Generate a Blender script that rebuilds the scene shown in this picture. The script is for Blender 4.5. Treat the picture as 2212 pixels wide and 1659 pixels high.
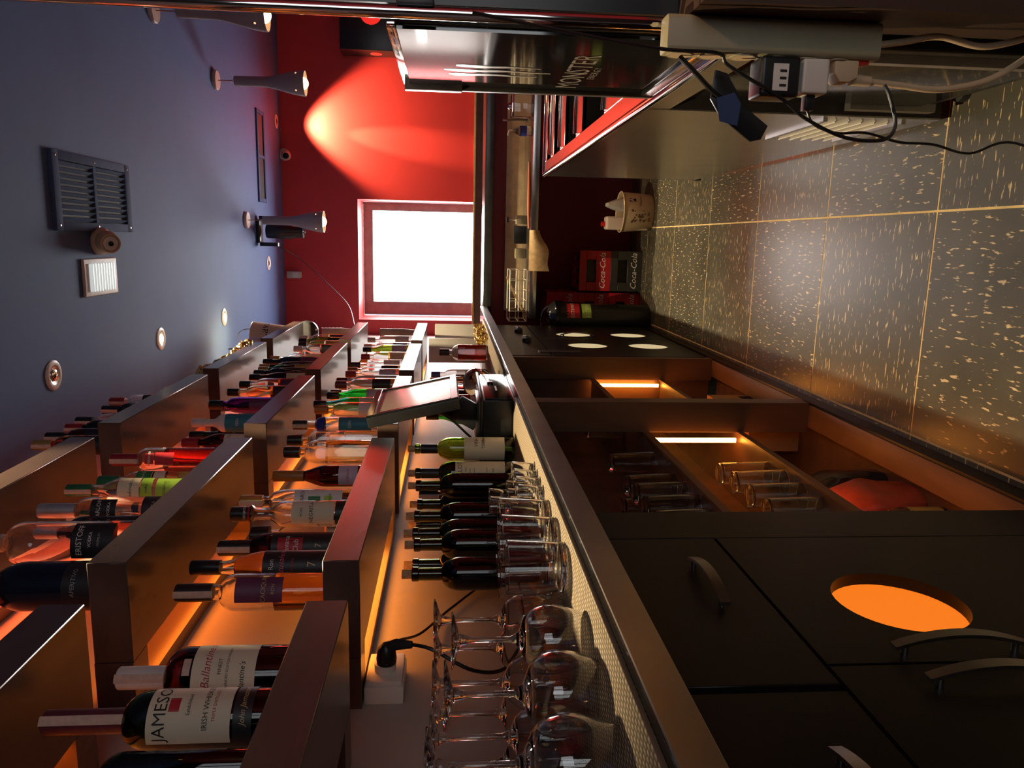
import bpy, bmesh, math, random
from mathutils import Vector, Matrix
for o in list(bpy.data.objects): bpy.data.objects.remove(o)
S = bpy.context.scene
C = S.collection
random.seed(7)
PI = math.pi
sin, cos = math.sin, math.cos

# ------------------------------------------------------------------ camera (phone held upright, picture stored on its side)
RIGHT = Vector((0.982713, 0.184984, 0.007416))
DOWN = Vector((0.022119, -0.077545, -0.996743))
FWD = Vector((-0.183807, 0.979677, -0.080297))
cam = bpy.data.cameras.new('camera'); cam.sensor_fit = 'HORIZONTAL'; cam.sensor_width = 36; cam.lens = 1655 / 2212 * 36
cam.clip_start = .02
co = bpy.data.objects.new('camera', cam); C.objects.link(co)
f_ = FWD.normalized(); d_ = (DOWN - DOWN.dot(f_) * f_).normalized(); r_ = d_.cross(f_)
co.matrix_world = Matrix(((d_.x, r_.x, -f_.x, 0), (d_.y, r_.y, -f_.y, 0), (d_.z, r_.z, -f_.z, 1.3), (0, 0, 0, 1)))
S.camera = co
# ------------------------------------------------------------------ world, exposure
w = bpy.data.worlds.new('world'); S.world = w; w.use_nodes = True
w.node_tree.nodes['Background'].inputs[0].default_value = (.75, .85, 1, 1)
w.node_tree.nodes['Background'].inputs[1].default_value = .6
S.view_settings.view_transform = 'Standard'; S.view_settings.look = 'None'
S.view_settings.exposure = 0.0; S.view_settings.gamma = 1; S.view_settings.use_curve_mapping = False
cy = S.cycles
cy.use_denoising = True
cy.max_bounces = 12; cy.diffuse_bounces = 4; cy.glossy_bounces = 5; cy.transmission_bounces = 12; cy.transparent_max_bounces = 12
cy.sample_clamp_indirect = 6; cy.caustics_reflective = False; cy.caustics_refractive = True; cy.blur_glossy = .5
# strengths
L_WINDOW = 26.0      # overexposed daylight in the window
L_LED = 14.0         # amber strip inside every shelf slot
L_BAY = 34.0
P_SPOT = 170.0
P_WALLSPOT = 330.0
P_PEND = 26.0

# ------------------------------------------------------------------ materials
MATS = {}
def M(name, col, rough=.5, metal=0., spec=.5, var=.18, scale=14., bump=0., bscale=120., stretch=(1, 1, 1), emit=None, es=0., trans=0., ior=1.46, coat=0., dark=None, detail=4):
    if name in MATS: return MATS[name]
    m = bpy.data.materials.new(name); m.use_nodes = True; nt = m.node_tree; N = nt.nodes; Lk = nt.links
    b = N['Principled BSDF']; b.inputs['Base Color'].default_value = (*col, 1)
    b.inputs['Roughness'].default_value = rough; b.inputs['Metallic'].default_value = metal
    b.inputs['Specular IOR Level'].default_value = spec; b.inputs['IOR'].default_value = ior
    b.inputs['Transmission Weight'].default_value = trans; b.inputs['Coat Weight'].default_value = coat
    if coat: b.inputs['Coat Roughness'].default_value = .05
    if emit: b.inputs['Emission Color'].default_value = (*emit, 1); b.inputs['Emission Strength'].default_value = es
    if var or bump:
        tc = N.new('ShaderNodeTexCoord'); mp = N.new('ShaderNodeMapping'); mp.inputs['Scale'].default_value = stretch
        Lk.new(tc.outputs['Object'], mp.inputs['Vector'])
    if var:
        nz = N.new('ShaderNodeTexNoise'); nz.inputs['Scale'].default_value = scale; nz.inputs['Detail'].default_value = detail
        Lk.new(mp.outputs['Vector'], nz.inputs['Vector'])
        rp = N.new('ShaderNodeValToRGB'); rp.color_ramp.elements[0].position = .3; rp.color_ramp.elements[1].position = .7
        lo = dark or tuple(c * (1 - var) for c in col); hi = tuple(min(1, c * (1 + var)) for c in col)
        rp.color_ramp.elements[0].color = (*lo, 1); rp.color_ramp.elements[1].color = (*hi, 1)
        Lk.new(nz.outputs['Fac'], rp.inputs['Fac']); Lk.new(rp.outputs['Color'], b.inputs['Base Color'])
    if bump:
        n2 = N.new('ShaderNodeTexNoise'); n2.inputs['Scale'].default_value = bscale; n2.inputs['Detail'].default_value = 3
        Lk.new(mp.outputs['Vector'], n2.inputs['Vector'])
        bp = N.new('ShaderNodeBump'); bp.inputs['Strength'].default_value = bump; bp.inputs['Distance'].default_value = .002
        Lk.new(n2.outputs['Fac'], bp.inputs['Height']); Lk.new(bp.outputs['Normal'], b.inputs['Normal'])
    MATS[name] = m
    return m
def fleck(name, stretch):
    m = bpy.data.materials.new(name); m.use_nodes = True; nt = m.node_tree; N = nt.nodes; Lk = nt.links
    b = N['Principled BSDF']; b.inputs['Specular IOR Level'].default_value = .55
    g = N.new('ShaderNodeNewGeometry'); mp = N.new('ShaderNodeMapping'); mp.inputs['Scale'].default_value = stretch
    Lk.new(g.outputs['Position'], mp.inputs['Vector'])
    nz = N.new('ShaderNodeTexNoise'); nz.inputs['Scale'].default_value = 1; nz.inputs['Detail'].default_value = 2; nz.inputs['Roughness'].default_value = .5
    Lk.new(mp.outputs['Vector'], nz.inputs['Vector'])
    rp = N.new('ShaderNodeValToRGB'); e = rp.color_ramp.elements
    e[0].position = .625; e[0].color = (.085, .080, .060, 1); e[1].position = .665; e[1].color = (.70, .54, .32, 1)
    Lk.new(nz.outputs['Fac'], rp.inputs['Fac'])
    n2 = N.new('ShaderNodeTexNoise'); n2.inputs['Scale'].default_value = 5; n2.inputs['Detail'].default_value = 6
    Lk.new(g.outputs['Position'], n2.inputs['Vector'])
    mx = N.new('ShaderNodeMix'); mx.data_type = 'RGBA'; mx.blend_type = 'MULTIPLY'; mx.inputs[0].default_value = .55
    Lk.new(rp.outputs['Color'], mx.inputs[6]); Lk.new(n2.outputs['Fac'], mx.inputs[7])
    Lk.new(mx.outputs[2], b.inputs['Base Color'])
    r2 = N.new('ShaderNodeMapRange'); r2.inputs[1].default_value = .3; r2.inputs[2].default_value = .7; r2.inputs[3].default_value = .30; r2.inputs[4].default_value = .33
    Lk.new(n2.outputs['Fac'], r2.inputs[0]); Lk.new(r2.outputs[0], b.inputs['Roughness'])
    n3 = N.new('ShaderNodeTexNoise'); n3.inputs['Scale'].default_value = 260; Lk.new(g.outputs['Position'], n3.inputs['Vector'])
    bp = N.new('ShaderNodeBump'); bp.inputs['Strength'].default_value = .08; bp.inputs['Distance'].default_value = .002
    Lk.new(n3.outputs['Fac'], bp.inputs['Height']); Lk.new(bp.outputs['Normal'], b.inputs['Normal'])
    MATS[name] = m; return m
fleck('vinyl_a', (24, 120, 1)); fleck('vinyl_b', (120, 24, 1))
def E_(name, col, s): return M(name, (.02, .02, .02), .6, var=0, emit=col, es=s)
M('grout', (.62, .45, .22), .8)
M('ceiling_blue', (.068, .135, .34), .75, var=.06, scale=3, bump=.05)
M('wall_red', (.60, .040, .045), .55, var=.05, scale=4, bump=.04)
M('wall_darkred', (.16, .012, .02), .6, var=.1, scale=5)
M('panel_grey', (.42, .39, .36), .5, spec=.25, var=.06, scale=6)
M('dark_wall', (.05, .04, .04), .7)
M('shelf_wood', (.085, .052, .042), .25, spec=.6, var=.22, scale=9, bump=.06, bscale=60, stretch=(1, .25, 1))
M('cab_wood', (.11, .055, .032), .38, spec=.45, var=.25, scale=12, bump=.06, bscale=80, stretch=(1, 1, .2))
M('cab_black', (.007, .005, .004), .36, spec=.22, var=.3, scale=10, bump=.04, stretch=(1, 1, .25))
M('beam_wood', (.16, .075, .032), .5, var=.3, scale=14, bump=.1, bscale=50, stretch=(1, .2, 1))
M('stone', (.012, .012, .012), .16, spec=.5, var=.4, scale=30, bump=.03)
M('steel', (.52, .51, .49), .22, metal=1, var=.06, scale=20, bump=.03, bscale=40)
M('steel_smear', (.50, .49, .47), .30, metal=1, var=.1, scale=9, bump=.02, bscale=12)
M('mirror_steel', (.62, .61, .58), .24, metal=1, var=.08, scale=6, bump=.02, bscale=14)
M('chrome', (.75, .73, .72), .06, metal=1, var=.05)
M('alu', (.6, .6, .6), .35, metal=1, var=.08)
M('handle_metal', (.35, .34, .33), .3, metal=1, var=.08)
M('black_plastic', (.012, .012, .013), .35, var=.2)
M('black_gloss', (.010, .010, .011), .12, spec=.6, var=.2)
M('black_satin', (.016, .016, .017), .28, var=.2)
M('dark_trim', (.05, .045, .042), .4)
M('white_plastic', (.72, .68, .62), .4, var=.05)
M('cream_plastic', (.33, .30, .20), .42, var=.05)
M('beige_plastic', (.55, .42, .28), .45, var=.06)
M('pink_white', (.62, .52, .47), .5, var=.06)
M('grey_shade', (.30, .28, .29), .45, var=.06)
M('vent_metal', (.06, .10, .22), .8, spec=.15, var=.08)
M('vent_dark', (.012, .014, .018), .7)
def mat_weave():
    m = M('mat_beige', (.50, .40, .27), .85, var=.10, scale=60); N = m.node_tree.nodes; Lk = m.node_tree.links; b = N['Principled BSDF']
    tc = N.new('ShaderNodeTexCoord'); wv = []
    for d, sc_ in (('X', 42), ('Y', 24)):
        w_ = N.new('ShaderNodeTexWave'); w_.wave_type = 'BANDS'; w_.bands_direction = d; w_.inputs['Scale'].default_value = sc_; w_.inputs['Distortion'].default_value = .6; w_.inputs['Detail'].default_value = 1
        Lk.new(tc.outputs['Object'], w_.inputs['Vector']); wv.append(w_)
    mu = N.new('ShaderNodeMath'); mu.operation = 'MULTIPLY'; Lk.new(wv[0].outputs['Fac'], mu.inputs[0]); Lk.new(wv[1].outputs['Fac'], mu.inputs[1])
    bp = N.new('ShaderNodeBump'); bp.inputs['Strength'].default_value = .8; bp.inputs['Distance'].default_value = .003
    Lk.new(mu.outputs[0], bp.inputs['Height']); Lk.new(bp.outputs['Normal'], b.inputs['Normal'])
    cr = N.new('ShaderNodeValToRGB'); cr.color_ramp.elements[0].color = (.17, .125, .08, 1); cr.color_ramp.elements[0].position = .05; cr.color_ramp.elements[1].color = (.56, .45, .31, 1); cr.color_ramp.elements[1].position = .4
    Lk.new(mu.outputs[0], cr.inputs['Fac']); Lk.new(cr.outputs['Color'], b.inputs['Base Color'])
mat_weave()
M('paper_cream', (.72, .64, .46), .65, var=.05)
M('paper_white', (.78, .75, .70), .6, var=.05)
M('paper_stamp', (.62, .43, .33), .65, var=.12, scale=120)
M('paper_black', (.015, .015, .017), .45)
M('paper_green', (.03, .20, .06), .5)
M('paper_lime', (.35, .60, .06), .5)
M('paper_red', (.45, .02, .03), .5)
M('paper_purple', (.12, .03, .08), .5)
M('paper_blue', (.02, .03, .25), .5)
M('paper_teal', (.03, .20, .26), .5)
M('paper_lilac', (.55, .45, .55), .5)
M('paper_gold', (.55, .38, .10), .4, metal=.4)
M('paper_green_dark', (.10, .16, .05), .5)
M('ink', (.015, .012, .012), .6)
M('ink_red', (.40, .03, .04), .6)
M('ink_pink', (.65, .10, .16), .5)
M('ink_white', (.75, .72, .68), .5)
M('ink_gold', (.55, .40, .16), .4)
M('ink_blue', (.05, .07, .42), .5)
M('ink_silver', (.50, .47, .42), .3, metal=.6)
M('cap_black', (.012, .012, .013), .3)
M('cap_red', (.28, .015, .02), .35)
M('cap_gold', (.55, .36, .12), .3, metal=.7)
M('cap_silver', (.62, .60, .58), .3, metal=.7)
M('cap_green', (.02, .13, .05), .35)
M('cap_blue', (.03, .05, .3), .35)
M('cap_white', (.62, .58, .54), .4)
M('cap_wine', (.10, .02, .03), .35)
M('cap_amber', (.35, .14, .03), .4)
M('cork', (.50, .33, .17), .8, var=.25, scale=90)
M('crate_red', (.42, .012, .022), .4, var=.1)
M('crate_dark', (.03, .032, .03), .45)
M('cloth_tan', (.50, .34, .18), .9, var=.15, scale=40, bump=.2)
M('copper_stick', (.42, .12, .06), .5)
M('wood_pale', (.55, .36, .17), .6, var=.2, scale=30)
M('wire_white', (.66, .60, .50), .35, metal=.2)
M('tan_board', (.55, .42, .25), .45, var=.2, scale=12)
M('red_plastic', (.55, .02, .02), .4)
M('orange_cloth', (.55, .12, .05), .7)
M('sign_white', (.75, .75, .75), .3, var=.1)
M('garland_gold', (.75, .55, .22), .25, metal=.9, var=.3, scale=80)
M('carton', (.35, .17, .06), .7, var=.1)
M('foil_black', (.02, .018, .017), .22, var=.3, bump=.5, bscale=30)
M('foil_red', (.38, .06, .03), .28, var=.3, bump=.5, bscale=25)
M('gauze', (.45, .42, .40), .6)
M('rubber', (.015, .015, .016), .8)
E_('led_lowest', (1, .28, .028), L_LED); E_('led_middle', (1, .20, .016), L_LED); E_('led_top', (1, .12, .03), 1.8 * L_LED)
E_('led_bay', (1, .33, .04), L_BAY)
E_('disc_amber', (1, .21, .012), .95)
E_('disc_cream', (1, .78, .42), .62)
E_('bulb', (1, .55, .22), 9)
E_('bulb_spot', (1, .80, .48), 16)
E_('window_light', (1, .99, .95), L_WINDOW)
E_('fill_pane', (.95, .97, 1), 2.3)  # soft glow of the window added behind the camera
E_('screen_grey', (.62, .55, .48), .12)
E_('exit_lamp', (.95, 1, .98), .55)
E_('red_glow', (1, .03, .02), .9)
def G(name, col, rough=.0, ior=1.47): return M(name, col, rough, trans=1, ior=ior, var=0)
G('g_clear', (.97, .975, .97)); G('g_green', (.45, .52, .13)); G('g_dkgreen', (.10, .18, .04)); G('g_brown', (.22, .08, .03)); G('g_purple', (.30, .08, .42))
G('g_blue', (.20, .28, .75)); G('g_teal', (.25, .7, .65)); G('g_wine', (.10, .13, .035)); G('g_brightgreen', (.12, .8, .2)); G('g_amber', (.75, .32, .05)); G('g_pale', (.9, .8, .6))
G('l_clear', (.99, .985, .98), ior=1.34); G('l_amber', (.80, .36, .08), ior=1.34); G('l_whisky', (.55, .14, .03), ior=1.34); G('l_red', (.75, .05, .02), ior=1.34); G('l_pink', (.95, .35, .28), ior=1.34)
G('l_gold', (.95, .62, .22), ior=1.34)
M('l_dark', (.012, .008, .006), .1, var=0); M('l_wine', (.004, .002, .002), .5, spec=.1, var=0)
M('g_black', (.008, .008, .009), .06, spec=.6, var=0); M('g_navy', (.006, .008, .02), .06, spec=.6, var=0); M('g_whitepaint', (.70, .66, .62), .15, var=.05); M('g_tealpaint', (.08, .32, .38), .15, var=.05)
M('frosted', (.75, .73, .70), .35, trans=.6, var=0)

# ------------------------------------------------------------------ mesh helpers
def smoothstep(t): return t * t * (3 - 2 * t)
class MB:
    def __init__(s): s.v = []; s.f = []
    def add(s, vs, fs):
        o = len(s.v); s.v += [tuple(x) for x in vs]; s.f += [tuple(i + o for i in q) for q in fs]; return s
    def box(s, x0, x1, y0, y1, z0, z1, mat=None):
        vs = [(x, y, z) for x in (x0, x1) for y in (y0, y1) for z in (z0, z1)]
        if mat: vs = [mat @ Vector(p) for p in vs]
        return s.add(vs, [(0, 1, 3, 2), (4, 6, 7, 5), (0, 4, 5, 1), (2, 3, 7, 6), (0, 2, 6, 4), (1, 5, 7, 3)])
    def lathe(s, prof, n=28, c=(0, 0, 0), axis='z', shape=None, mat=None):
        vs = []; fs = []; rings = []
        for r, z in prof:
            if r <= 1e-6: rings.append([len(vs)]); vs.append((0, 0, z))
            else:
                q = []
                for i in range(n):
                    a = 2 * PI * i / n; k = shape(a, z) if shape else 1
                    q.append(len(vs)); vs.append((r * k * cos(a), r * k * sin(a), z))
                rings.append(q)
        for a, b in zip(rings, rings[1:]):
            for i in range(n):
                j = (i + 1) % n
                if len(a) == 1 and len(b) == 1: continue
                if len(a) == 1: fs.append((a[0], b[j], b[i]))
                elif len(b) == 1: fs.append((a[i], a[j], b[0]))
                else: fs.append((a[i], a[j], b[j], b[i]))
        if axis == 'x': vs = [(z, x, y) for x, y, z in vs]
        if axis == 'y': vs = [(y, z, x) for x, y, z in vs]
        if mat: vs = [mat @ Vector(p) for p in vs]
        vs = [(x + c[0], y + c[1], z + c[2]) for x, y, z in vs]
        return s.add(vs, fs)
    def tube(s, pts, r, n=8, closed=False, caps=True):
        P = [Vector(p) for p in pts]; m = len(P); rad = r if isinstance(r, (list, tuple)) else [r] * m
        vs = []; fs = []; up = None
        for i, p in enumerate(P):
            if closed: t = P[(i + 1) % m] - P[i - 1]
            else: t = P[min(i + 1, m - 1)] - P[max(i - 1, 0)]
            t = t.normalized()
            if up is None:
                up = Vector((0, 0, 1)) if abs(t.z) < .9 else Vector((1, 0, 0))
            a = (up - up.dot(t) * t)
            a = a.normalized() if a.length > 1e-6 else t.orthogonal().normalized()
            up = a; b = t.cross(a)
            for k in range(n):
                q = 2 * PI * k / n; vs.append(p + rad[i] * (cos(q) * a + sin(q) * b))
        seg = m if closed else m - 1
        for i in range(seg):
            j = (i + 1) % m
            for k in range(n):
                l = (k + 1) % n; fs.append((i * n + k, i * n + l, j * n + l, j * n + k))
        if caps and not closed: fs.append(tuple(range(n - 1, -1, -1))); fs.append(tuple((m - 1) * n + k for k in range(n)))
        return s.add(vs, fs)
    def prism(s, poly, a0, a1, axis='y', mat=None):
        n = len(poly)
        def pt(u, w_, a):
            return (u, a, w_) if axis == 'y' else ((a, u, w_) if axis == 'x' else (u, w_, a))
        vs = [pt(u, w_, a0) for u, w_ in poly] + [pt(u, w_, a1) for u, w_ in poly]
        if mat: vs = [mat @ Vector(p) for p in vs]
        return s.add(vs, [tuple(range(n - 1, -1, -1)), tuple(range(n, 2 * n))] + [(i, (i + 1) % n, n + (i + 1) % n, n + i) for i in range(n)])
    def sphere(s, c, r, n=12, m=8, sc=(1, 1, 1)):
        prof = [(r * sin(PI * i / m), -r * cos(PI * i / m)) for i in range(m + 1)]; prof[0] = (0, -r); prof[-1] = (0, r)
        return s.lathe(prof, n, c, mat=Matrix.Diagonal((*sc, 1)))
    def sheet(s, fn, nu, nv):
        vs = [fn(i / nu, j / nv) for j in range(nv + 1) for i in range(nu + 1)]
        return s.add(vs, [(j * (nu + 1) + i, j * (nu + 1) + i + 1, (j + 1) * (nu + 1) + i + 1, (j + 1) * (nu + 1) + i) for j in range(nv) for i in range(nu)])
    def text(s, txt, size, o, right, up, shear=0.):
        vs, fs = text_data(txt, shear); R_ = Vector(right); U = Vector(up); O = Vector(o)
        return s.add([O + R_ * x * size + U * y * size for x, y in vs], fs)
    def ctext(s, txt, size, r, z, phi=0., shear=0., sx=1.):
        vs, fs = text_data(txt, shear)
        return s.add([(r * cos(phi + x * size * sx / r), r * sin(phi + x * size * sx / r), z + y * size) for x, y in vs], fs)
    def mesh(s, name, bevel=0., seg=2, angle=38, recalc=True):
        me = bpy.data.meshes.new(name); me.from_pydata(s.v, [], s.f)
        bm = bmesh.new(); bm.from_mesh(me)
        if recalc: bmesh.ops.recalc_face_normals(bm, faces=bm.faces)
        if bevel: bmesh.ops.bevel(bm, geom=[e for e in bm.edges if len(e.link_faces) == 2 and e.calc_face_angle(0) > .5], offset=bevel, segments=seg, profile=.6, affect='EDGES', clamp_overlap=True)
        for f in bm.faces: f.smooth = True
        bm.to_mesh(me); bm.free()
        me.set_sharp_from_angle(angle=math.radians(angle))
        return me
    def build(s, name, mat, parent=None, loc=(0, 0, 0), rot=(0, 0, 0), bevel=0., seg=2, angle=38, recalc=True):
        return obj(name, s.mesh(name, bevel, seg, angle, recalc), mat, parent, loc, rot)
def obj(name, me, mat, parent=None, loc=(0, 0, 0), rot=(0, 0, 0)):
    if len(me.materials) == 0: me.materials.append(MATS[mat] if isinstance(mat, str) else mat)
    o = bpy.data.objects.new(name, me); C.objects.link(o); o.location = loc; o.rotation_euler = rot
    if parent: o.parent = parent
    return o
def thing(name, label, cat, loc=(0, 0, 0), rz=0., group=None):
    o = bpy.data.objects.new(name, None); o.empty_display_size = .05; C.objects.link(o); o.location = loc; o.rotation_euler = (0, 0, rz)
    return tag(o, label, cat, group)
def tag(o, label, cat, group=None):
    o['label'] = label; o['category'] = cat
    if group: o['group'] = group
    return o
def struct(o): o['kind'] = 'structure'; return o
TX = {}
def text_data(txt, shear=0.):
    k = (txt, shear)
    if k in TX: return TX[k]
    cu = bpy.data.curves.new('t', 'FONT'); cu.body = txt; cu.align_x = 'CENTER'; cu.align_y = 'CENTER'; cu.shear = shear; cu.resolution_u = 2; cu.size = 1.35
    ob = bpy.data.objects.new('t', cu); C.objects.link(ob); bpy.context.view_layer.update()
    dg = bpy.context.evaluated_depsgraph_get(); me = bpy.data.meshes.new_from_object(ob.evaluated_get(dg))
    r = ([(v.co.x, v.co.y) for v in me.vertices], [tuple(p.vertices) for p in me.polygons])
    bpy.data.objects.remove(ob); bpy.data.curves.remove(cu); bpy.data.meshes.remove(me)
    TX[k] = r; return r
def copy_tree(o, loc, rz=None, label=None, parent=None):
    c = o.copy(); C.objects.link(c)
    if parent is None:
        c.location = loc
        if rz is not None: c.rotation_euler = (0, 0, rz)
        if label: c['label'] = label
    else: c.parent = parent
    for ch in list(o.children): copy_tree(ch, None, parent=c)
    return c
def spline(pts, n=8):
    P = [Vector(p) for p in pts]; out = []
    for i in range(len(P) - 1):
        p0, p1, p2, p3 = P[max(i - 1, 0)], P[i], P[i + 1], P[min(i + 2, len(P) - 1)]
        for k in range(n):
            t = k / n
            out.append(.5 * ((2 * p1) + (p2 - p0) * t + (2 * p0 - 5 * p1 + 4 * p2 - p3) * t * t + (3 * p1 - p0 - 3 * p2 + p3) * t ** 3))
    out.append(P[-1]); return out
def holed_panel(mb, y0, y1, z0, z1, x0, x1, holes, n=40):
    """board in the YZ plane from x0 to x1 with round holes (y, z, r); holes are grouped in rows"""
    rows = {}
    for h in holes: rows.setdefault(round(h[1], 3), []).append(h)
    zc = z0
    for zk in sorted(rows):
        hs = sorted(rows[zk]); m = max(h[2] for h in hs) * 1.12
        if zk - m > zc + 1e-4: mb.box(x0, x1, y0, y1, zc, zk - m)
        yc = y0
        for (hy, hz, r) in hs:
            if hy - m > yc + 1e-4: mb.box(x0, x1, yc, hy - m, zk - m, zk + m)
            vs = []; fs = []
            for i in range(n):
                a = 2 * PI * (i + .5) / n; c_, s_ = cos(a), sin(a); k = m / max(abs(c_), abs(s_))
                for x in (x0, x1): vs.append((x, hy + r * c_, hz + r * s_)); vs.append((x, hy + k * c_, hz + k * s_))
            # corners
            for i in range(n):
                j = (i + 1) % n; a, b = 4 * i, 4 * j
                fs += [(a, b, b + 1, a + 1), (a + 2, a + 3, b + 3, b + 2), (a, a + 2, b + 2, b)]
                A = 2 * PI * (i + .5) / n; B = 2 * PI * (i + 1.5) / n
                for q in range(4):
                    t = PI / 4 + q * PI / 2
                    if A < t < B:
                        e = len(vs); vs += [(x0, hy + m * (1 if q in (0, 3) else -1), hz + m * (1 if q in (0, 1) else -1)), (x1, hy + m * (1 if q in (0, 3) else -1), hz + m * (1 if q in (0, 1) else -1))]
                        fs += [(a + 1, b + 1, e), (a + 3, e + 1, b + 3)]
            mb.add(vs, fs); yc = hy + m
        if yc < y1 - 1e-4: mb.box(x0, x1, yc, y1, zk - m, zk + m)
        zc = zk + m
    if zc < z1 - 1e-4: mb.box(x0, x1, y0, y1, zc, z1)
    return mb
# ================================================================== THE ROOM
CEIL = 2.80; YB = 7.13; XL = -.88; XR = 2.6; YN = -1.6
fl = struct(MB().box(XL, XR, YN, 7.9, -.06, -.0006).build('floor', 'grout'))
T = .617
tile = {}
for k in ('vinyl_a', 'vinyl_b'): tile[k] = MB().box(-T / 2 + .003, T / 2 - .003, -T / 2 + .003, T / 2 - .003, -.0005, .0004).mesh('tile', bevel=.001, seg=1)
for i in range(-2, 4):
    for j in range(-6, 9):
        k = 'vinyl_a' if (i + j) % 2 else 'vinyl_b'
        x = .103 + T * (i + .5); y = 2.012 + T * (j + .5)
        if x < XL - .1 or x > XR: continue
        obj('tile', tile[k], k, fl, (x, y, 0))
struct(MB().box(XL, XR, YN, 7.9, CEIL, CEIL + .08).build('ceiling', 'ceiling_blue'))
struct(MB().box(XL - .1, XL, YN, 7.9, 0, CEIL).build('wall_left', 'panel_grey'))
struct(MB().box(XR, XR + .1, YN, 7.9, 0, CEIL).build('wall_right', 'wall_red'))
struct(MB().box(XL, .7, YN - .1, YN, 0, CEIL).box(2.4, XR, YN - .1, YN, 0, CEIL).box(.7, 2.4, YN - .1, YN, 0, .8).box(.7, 2.4, YN - .1, YN, 2.4, CEIL).build('wall_front', 'dark_wall'))
w2 = struct(MB().box(.7, 2.4, YN - .08, YN - .07, .8, 2.4).build('added_fill_window', 'fill_pane'))  # unseen window with frame, added behind the camera as soft front fill
MB().box(.7, .76, YN - .07, YN, .8, 2.4).box(2.34, 2.4, YN - .07, YN, .8, 2.4).box(1.52, 1.58, YN - .07, YN, .8, 2.4).build('window_frame', 'dark_trim', w2)
# far wall with a deep window opening
WX0, WX1, WZ0, WZ1 = -.743, .335, .93, 2.14
m = MB(); D = .45
m.box(XL, WX0, YB, YB + .1, 0, CEIL); m.box(WX1, XR, YB, YB + .1, 0, CEIL); m.box(WX0, WX1, YB, YB + .1, WZ1, CEIL); m.box(WX0, WX1, YB, YB + .1, 0, WZ0)
m.box(WX0 - .04, WX0, YB + .1, YB + D, WZ0, WZ1); m.box(WX1, WX1 + .04, YB + .1, YB + D, WZ0, WZ1); m.box(WX0 - .04, WX1 + .04, YB + .1, YB + D, WZ1, WZ1 + .04); m.box(WX0 - .04, WX1 + .04, YB + .1, YB + D, WZ0 - .04, WZ0)
struct(m.build('wall_back', 'wall_red'))
wn = struct(MB().box(WX0 + .01, WX1 - .01, YB + D + .001, YB + D + .03, WZ0 + .01, WZ1 - .005).build('window_1', 'window_light'))
wf = MB(); y0, y1 = YB + D - .05, YB + D
gx0, gx1, gz1 = -.607, .253, 2.046
wf.box(WX0 + .012, gx0, y0, y1, WZ0, WZ1 - .004); wf.box(gx1, WX1 - .004, y0, y1, WZ0, WZ1 - .004); wf.box(gx0, gx1, y0, y1, gz1, WZ1 - .004); wf.box(gx0, gx1, y0, y1, WZ0, WZ0 + .05)
wf.build('window_frame', M('frame_red_offset', (.11, .30, .28), .5), wn, bevel=.004)  # teal tint put into the grey frame to cancel red bounce light
tr = struct(MB().box(XL, XR, YB - .05, YB, 0, 1.09).build('trim_1', 'cab_wood'))
struct(MB().box(XL, XR, YB - .058, YB, 1.09, 1.105).build('trim_2', M('brass', (.55, .36, .13), .3, metal=.8)))
# half wall of the bar return
struct(MB().box(XL, XR, 5.62, 5.76, 0, 1.008).build('wall_return', 'wall_darkred'))

# ================================================================== CEILING THINGS
def downlight(x, y, lit, label, mul=1.):
    t = thing('ceiling_spotlight', label, 'spotlight', (x, y, CEIL), 0, 'recessed ceiling spotlights')
    MB().lathe([(.036, .0), (.058, .0), (.058, -.004), (.050, -.008), (.038, -.006), (.036, 0)], 36).build('trim_ring', 'white_plastic', t)
    MB().lathe([(.036, -.002), (.034, .0), (.026, -.004), (.024, -.006), (.0, -.006)] if False else [(.036, -.0065), (.030, -.004), (.0, -.004)], 32).build('reflector', 'alu' if not lit else 'cap_white', t)
    MB().lathe([(0, -.0045), (.022, -.0045), (.022, -.007), (.012, -.010), (0, -.0105)], 24).build('bulb', 'bulb_spot' if lit else 'chrome', t)
    if lit:
        l = bpy.data.lights.new('spot', 'SPOT'); l.energy = P_SPOT * mul; l.color = (1, .78, .46); l.spot_size = math.radians(75); l.spot_blend = .6; l.shadow_soft_size = .02
        o = bpy.data.objects.new('lamp', l); C.objects.link(o); o.parent = t; o.location = (0, 0, -.02)
    return t
downlight(-.54, 2.985, False, 'unlit round ceiling spotlight closest to the camera above the bottle shelves')
downlight(-.54, 4.08, True, 'lit round ceiling spotlight between the unlit one and the farther lit one')
downlight(-.54, 5.21, True, 'lit round ceiling spotlight above the far end of the bottle shelves', 2.4)
downlight(-.226, 6.52, False, 'small unlit ceiling spotlight near the far red wall beside the projector')
t = downlight(.957, 6.98, False, 'small ceiling spotlight tight against the far red wall shining down it')
downlight(-.54, 1.85, True, 'lit ceiling spotlight over the near back bar beyond the left picture edge', 1.7)
l = bpy.data.lights.new('wall_spot', 'SPOT'); l.energy = P_WALLSPOT; l.color = (1, .62, .28); l.spot_size = math.radians(84); l.spot_blend = .55; l.shadow_soft_size = .03
lo = bpy.data.objects.new('lamp', l); C.objects.link(lo); lo.parent = t; lo.location = (0, -.04, -.05); lo.rotation_euler = (math.radians(5), 0, 0)
l = bpy.data.lights.new('wall_spot', 'SPOT'); l.energy = 330; l.color = (1, .68, .30); l.spot_size = math.radians(17); l.spot_blend = .8; l.shadow_soft_size = .01
lo = bpy.data.objects.new('lamp', l); C.objects.link(lo); lo.parent = t; lo.location = (0, -.04, -.03)
lo.rotation_euler = Vector((-.10, .17, -.86)).to_track_quat('-Z', 'Y').to_euler()

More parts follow.
